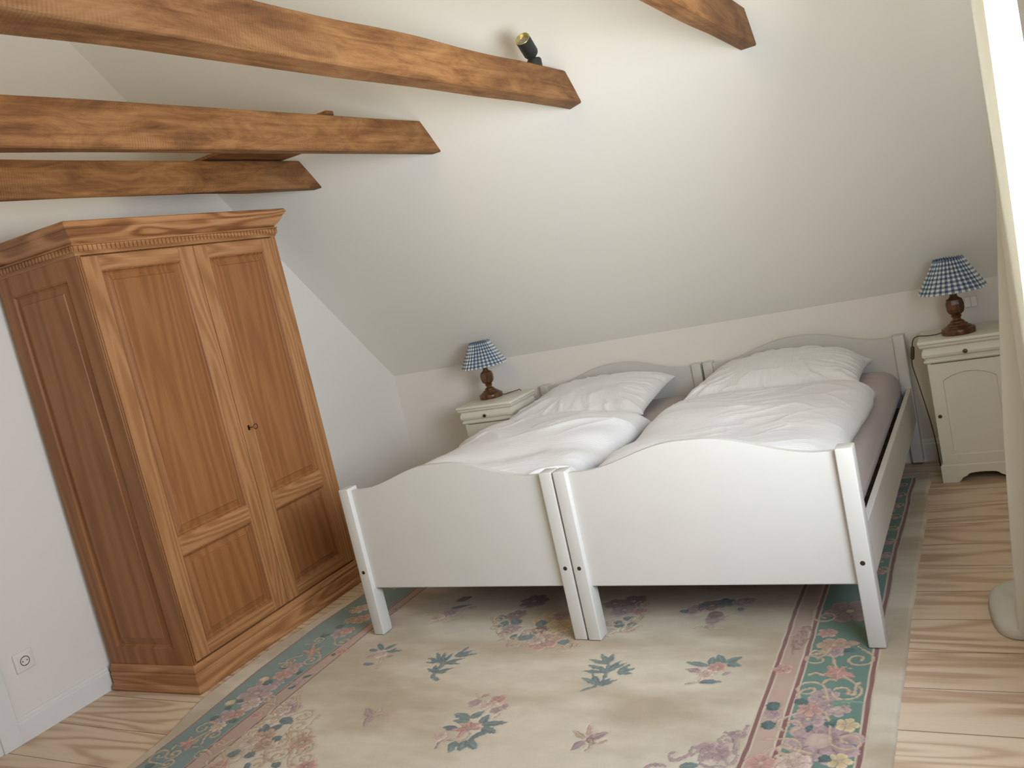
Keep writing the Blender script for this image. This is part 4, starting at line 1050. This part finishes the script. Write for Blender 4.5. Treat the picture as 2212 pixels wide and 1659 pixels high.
    def stamp(sl, sd, c, tone=None):
        """sd = signed distance, positive inside"""
        nonlocal hgt
        sd = sd+.0030*(vnoise(X[sl]*150, Y[sl]*150, 8)-.5)*2+.0022*(vnoise(X[sl]*60, Y[sl]*60, 18)-.5)*2
        mm = np.clip(sd/.0022+.5, 0, 1)[..., None]
        cc = np.array(c)
        base = col[sl]
        # groove shade painted as a darker rim round the motif, then the motif
        rim = np.exp(-((sd+.004)/.0035)**2)[..., None]*.22
        base = base*(1-rim)+base*.80*rim
        if tone is None: tone = np.zeros(sd.shape)
        tone = tone+1.1*(vnoise(X[sl]*70, Y[sl]*70, 28)-.5)
        sh = np.clip(1+.24*tone, .5, 1.5)[..., None]
        col[sl] = base*(1-mm)+cc*sh*mm
        h = hgt[sl]; hgt[sl] = h-.0019*np.exp(-((sd+.002)/.0022)**2)+.0008*np.clip(sd/.006, 0, 1)
    def leaf(p, q, w, c):
        p = np.array(p); q = np.array(q); d = q-p; L = np.hypot(*d); 
        if L < 1e-4: return
        d /= L; pad = w+.012
        s = win(min(p[0], q[0])-pad, max(p[0], q[0])+pad, min(p[1], q[1])-pad, max(p[1], q[1])+pad)
        if s is None: return
        a = (X[s]-p[0])*d[0]+(Y[s]-p[1])*d[1]; b = -(X[s]-p[0])*d[1]+(Y[s]-p[1])*d[0]
        t = np.clip(a/L, 0, 1)
        hw = w/2*np.sin(PI*t**.72)**.8
        over = np.maximum(0, np.maximum(-a, a-L))
        sd = hw-np.abs(b)-over
        tone = np.where(np.abs(b) < .0022, 1.0, -.3+.4*(b > 0))-.4*(1-t)
        stamp(s, sd, c, tone)
    def disc(p, r, c):
        s = win(p[0]-r-.012, p[0]+r+.012, p[1]-r-.012, p[1]+r+.012)
        if s is None: return
        d = np.hypot(X[s]-p[0], Y[s]-p[1]); stamp(s, r-d, c, .8-1.2*d/r)
    def flower(p, r, c, n):
        s = win(p[0]-r-.012, p[0]+r+.012, p[1]-r-.012, p[1]+r+.012)
        if s is None: return
        dx = X[s]-p[0]; dy = Y[s]-p[1]; d = np.hypot(dx, dy); a = np.arctan2(dy, dx)+p[0]*40
        ph = np.abs(np.cos(a*n/2))
        rr = r*(.66+.34*ph**.6)
        q = d/rr
        tone = (q-.5)*.9-1.5*(ph < .22)*(q > .25)+.9*(np.abs(q-.92) < .07)
        if r > .045:
            n2 = n-2; ph2 = np.abs(np.cos((a+.5)*n2/2)); q2 = d/(rr*.60*(.75+.25*ph2)); tone = np.where(q2 < 1, -.3+.9*(q2 > .8)-.9*(ph2 < .2), tone)
        stamp(s, rr-d, c, tone)
        if r > .028: disc(p, r*.16, PAL['t'])
    def line(P_, w, c):
        P_ = np.array(P_); Q = []
        for i in range(len(P_)-1):
            p0 = P_[max(0, i-1)]; p1 = P_[i]; p2 = P_[i+1]; p3 = P_[min(len(P_)-1, i+2)]
            for t in np.linspace(0, 1, 7)[:-1]: Q.append(.5*((2*p1)+(-p0+p2)*t+(2*p0-5*p1+4*p2-p3)*t*t+(-p0+3*p1-3*p2+p3)*t**3))
        Q.append(P_[-1]); Q = np.array(Q)
        s = win(Q[:, 0].min()-.02, Q[:, 0].max()+.02, Q[:, 1].min()-.02, Q[:, 1].max()+.02)
        if s is None: return
        D = np.full(X[s].shape, 9.0)
        for a, b in zip(Q[:-1], Q[1:]):
            ab_ = b-a; L2 = ab_@ab_+1e-12
            t = np.clip(((X[s]-a[0])*ab_[0]+(Y[s]-a[1])*ab_[1])/L2, 0, 1)
            D = np.minimum(D, np.hypot(X[s]-a[0]-t*ab_[0], Y[s]-a[1]-t*ab_[1]))
        stamp(s, w/2-D, c, .5-D/(w/2))
    def spiral(p, r, c, dr_, a0):
        pts = []
        for i in range(15):
            t = i/14; a = a0+dr_*t*2*PI*1.25; rr = r*(1-.80*t)
            pts.append((p[0]+rr*math.cos(a), p[1]+rr*math.sin(a)))
        # tail
        a = a0; tx, ty = -math.sin(a)*-dr_, math.cos(a)*-dr_
        pts = [(pts[0][0]+tx*r*1.1+math.cos(a)*r*.3, pts[0][1]+ty*r*1.1+math.sin(a)*r*.3)]+pts
        line(pts, .0092, c); disc(pts[-1], .0065, c)
    # repeats of the border further up and down, outside the digitised stretch
    rnd = random.Random(3)
    for yy in np.arange(3.30, 4.6, .17):
        for xc in (-.565, -2.81):
            flower((xc+rnd.uniform(-.03, .03), yy), .05, PAL['m'], 7); spiral((xc+.06, yy+.08), .035, PAL['k'], 1, yy); leaf((xc-.05, yy+.07), (xc-.01, yy+.12), .03, PAL['e'])
            flower((xc-.05*rnd.choice((-1, 1)), yy+.06), .03, PAL['r'], 5)
    for xx in np.arange(-2.7, -.6, .2):
        flower((xx, y0b+.12), .055, PAL['m'], 7); spiral((xx+.09, y0b+.08), .04, PAL['k'], 1, xx)
    for it in M_ROT:
        k_ = it[0]
        if k_ == 'L': leaf(it[1], it[2], it[3], PAL[it[4]])
        elif k_ == 'F': flower(it[1], it[2], PAL[it[3]], it[4])
        elif k_ == 'S': spiral(it[1], it[2], PAL[it[3]], it[4], it[5])
        elif k_ == 'C': line(it[1], it[2], PAL[it[3]])
        elif k_ == 'D': disc(it[1], it[2], PAL[it[3]])
    # shear the pile height near the rim and close to the floor
    edge = np.minimum.reduce([X-xo[:, None], xr[:, None]-X, Y-yA, yB-Y])
    hgt = hgt*np.clip(.35+edge/.010*.65, 0, 1)
    hgt[0, :] = .0005; hgt[-1, :] = .0005; hgt[:, 0] = .0005; hgt[:, -1] = .0005
    nr = len(rows)
    me = bpy.data.meshes.new('rug')
    Y = np.where(Y > 3.4, 3.4+(Y-3.4)*(yend-3.4)/(yB-3.4), Y)
    me.vertices.add(nr*nu); me.vertices.foreach_set('co', np.stack([X, Y, hgt], -1).astype(np.float32).ravel())
    i = np.arange(nu-1)[None, :]; j = np.arange(nr-1)[:, None]
    a = (j*nu+i); q = np.stack([a, a+1, a+nu+1, a+nu], -1).reshape(-1, 4).astype(np.int32)
    nf = len(q)
    me.loops.add(nf*4); me.loops.foreach_set('vertex_index', q.ravel())
    me.polygons.add(nf); me.polygons.foreach_set('loop_start', np.arange(0, nf*4, 4, dtype=np.int32))
    me.polygons.foreach_set('use_smooth', np.ones(nf, bool))
    ca = me.color_attributes.new('pile_colour', 'FLOAT_COLOR', 'POINT')
    C4 = np.ones((nr*nu, 4), np.float32); C4[:, :3] = np.clip(col.reshape(-1, 3), 0, 1)
    ca.data.foreach_set('color', C4.ravel())
    me.update(); me.validate()
    k = NT('wool rug pile', .95, .1)
    at = k.n('ShaderNodeAttribute'); at.attribute_name = 'pile_colour'
    fz = k.noise(k.coord(), 420, 2)
    k.color(k.mix(k.math('MULTIPLY', fz, .16), at.outputs['Color'], (.12, .09, .07, 1)))
    k.b.inputs['Sheen Weight'].default_value = .2
    k.bump(k.noise(k.coord(), 500, 2), .5, .003)
    o = link('rug', me, k.m)
    tag(o, 'cream wool rug with green floral border lying under the beds', 'rug')
rug()
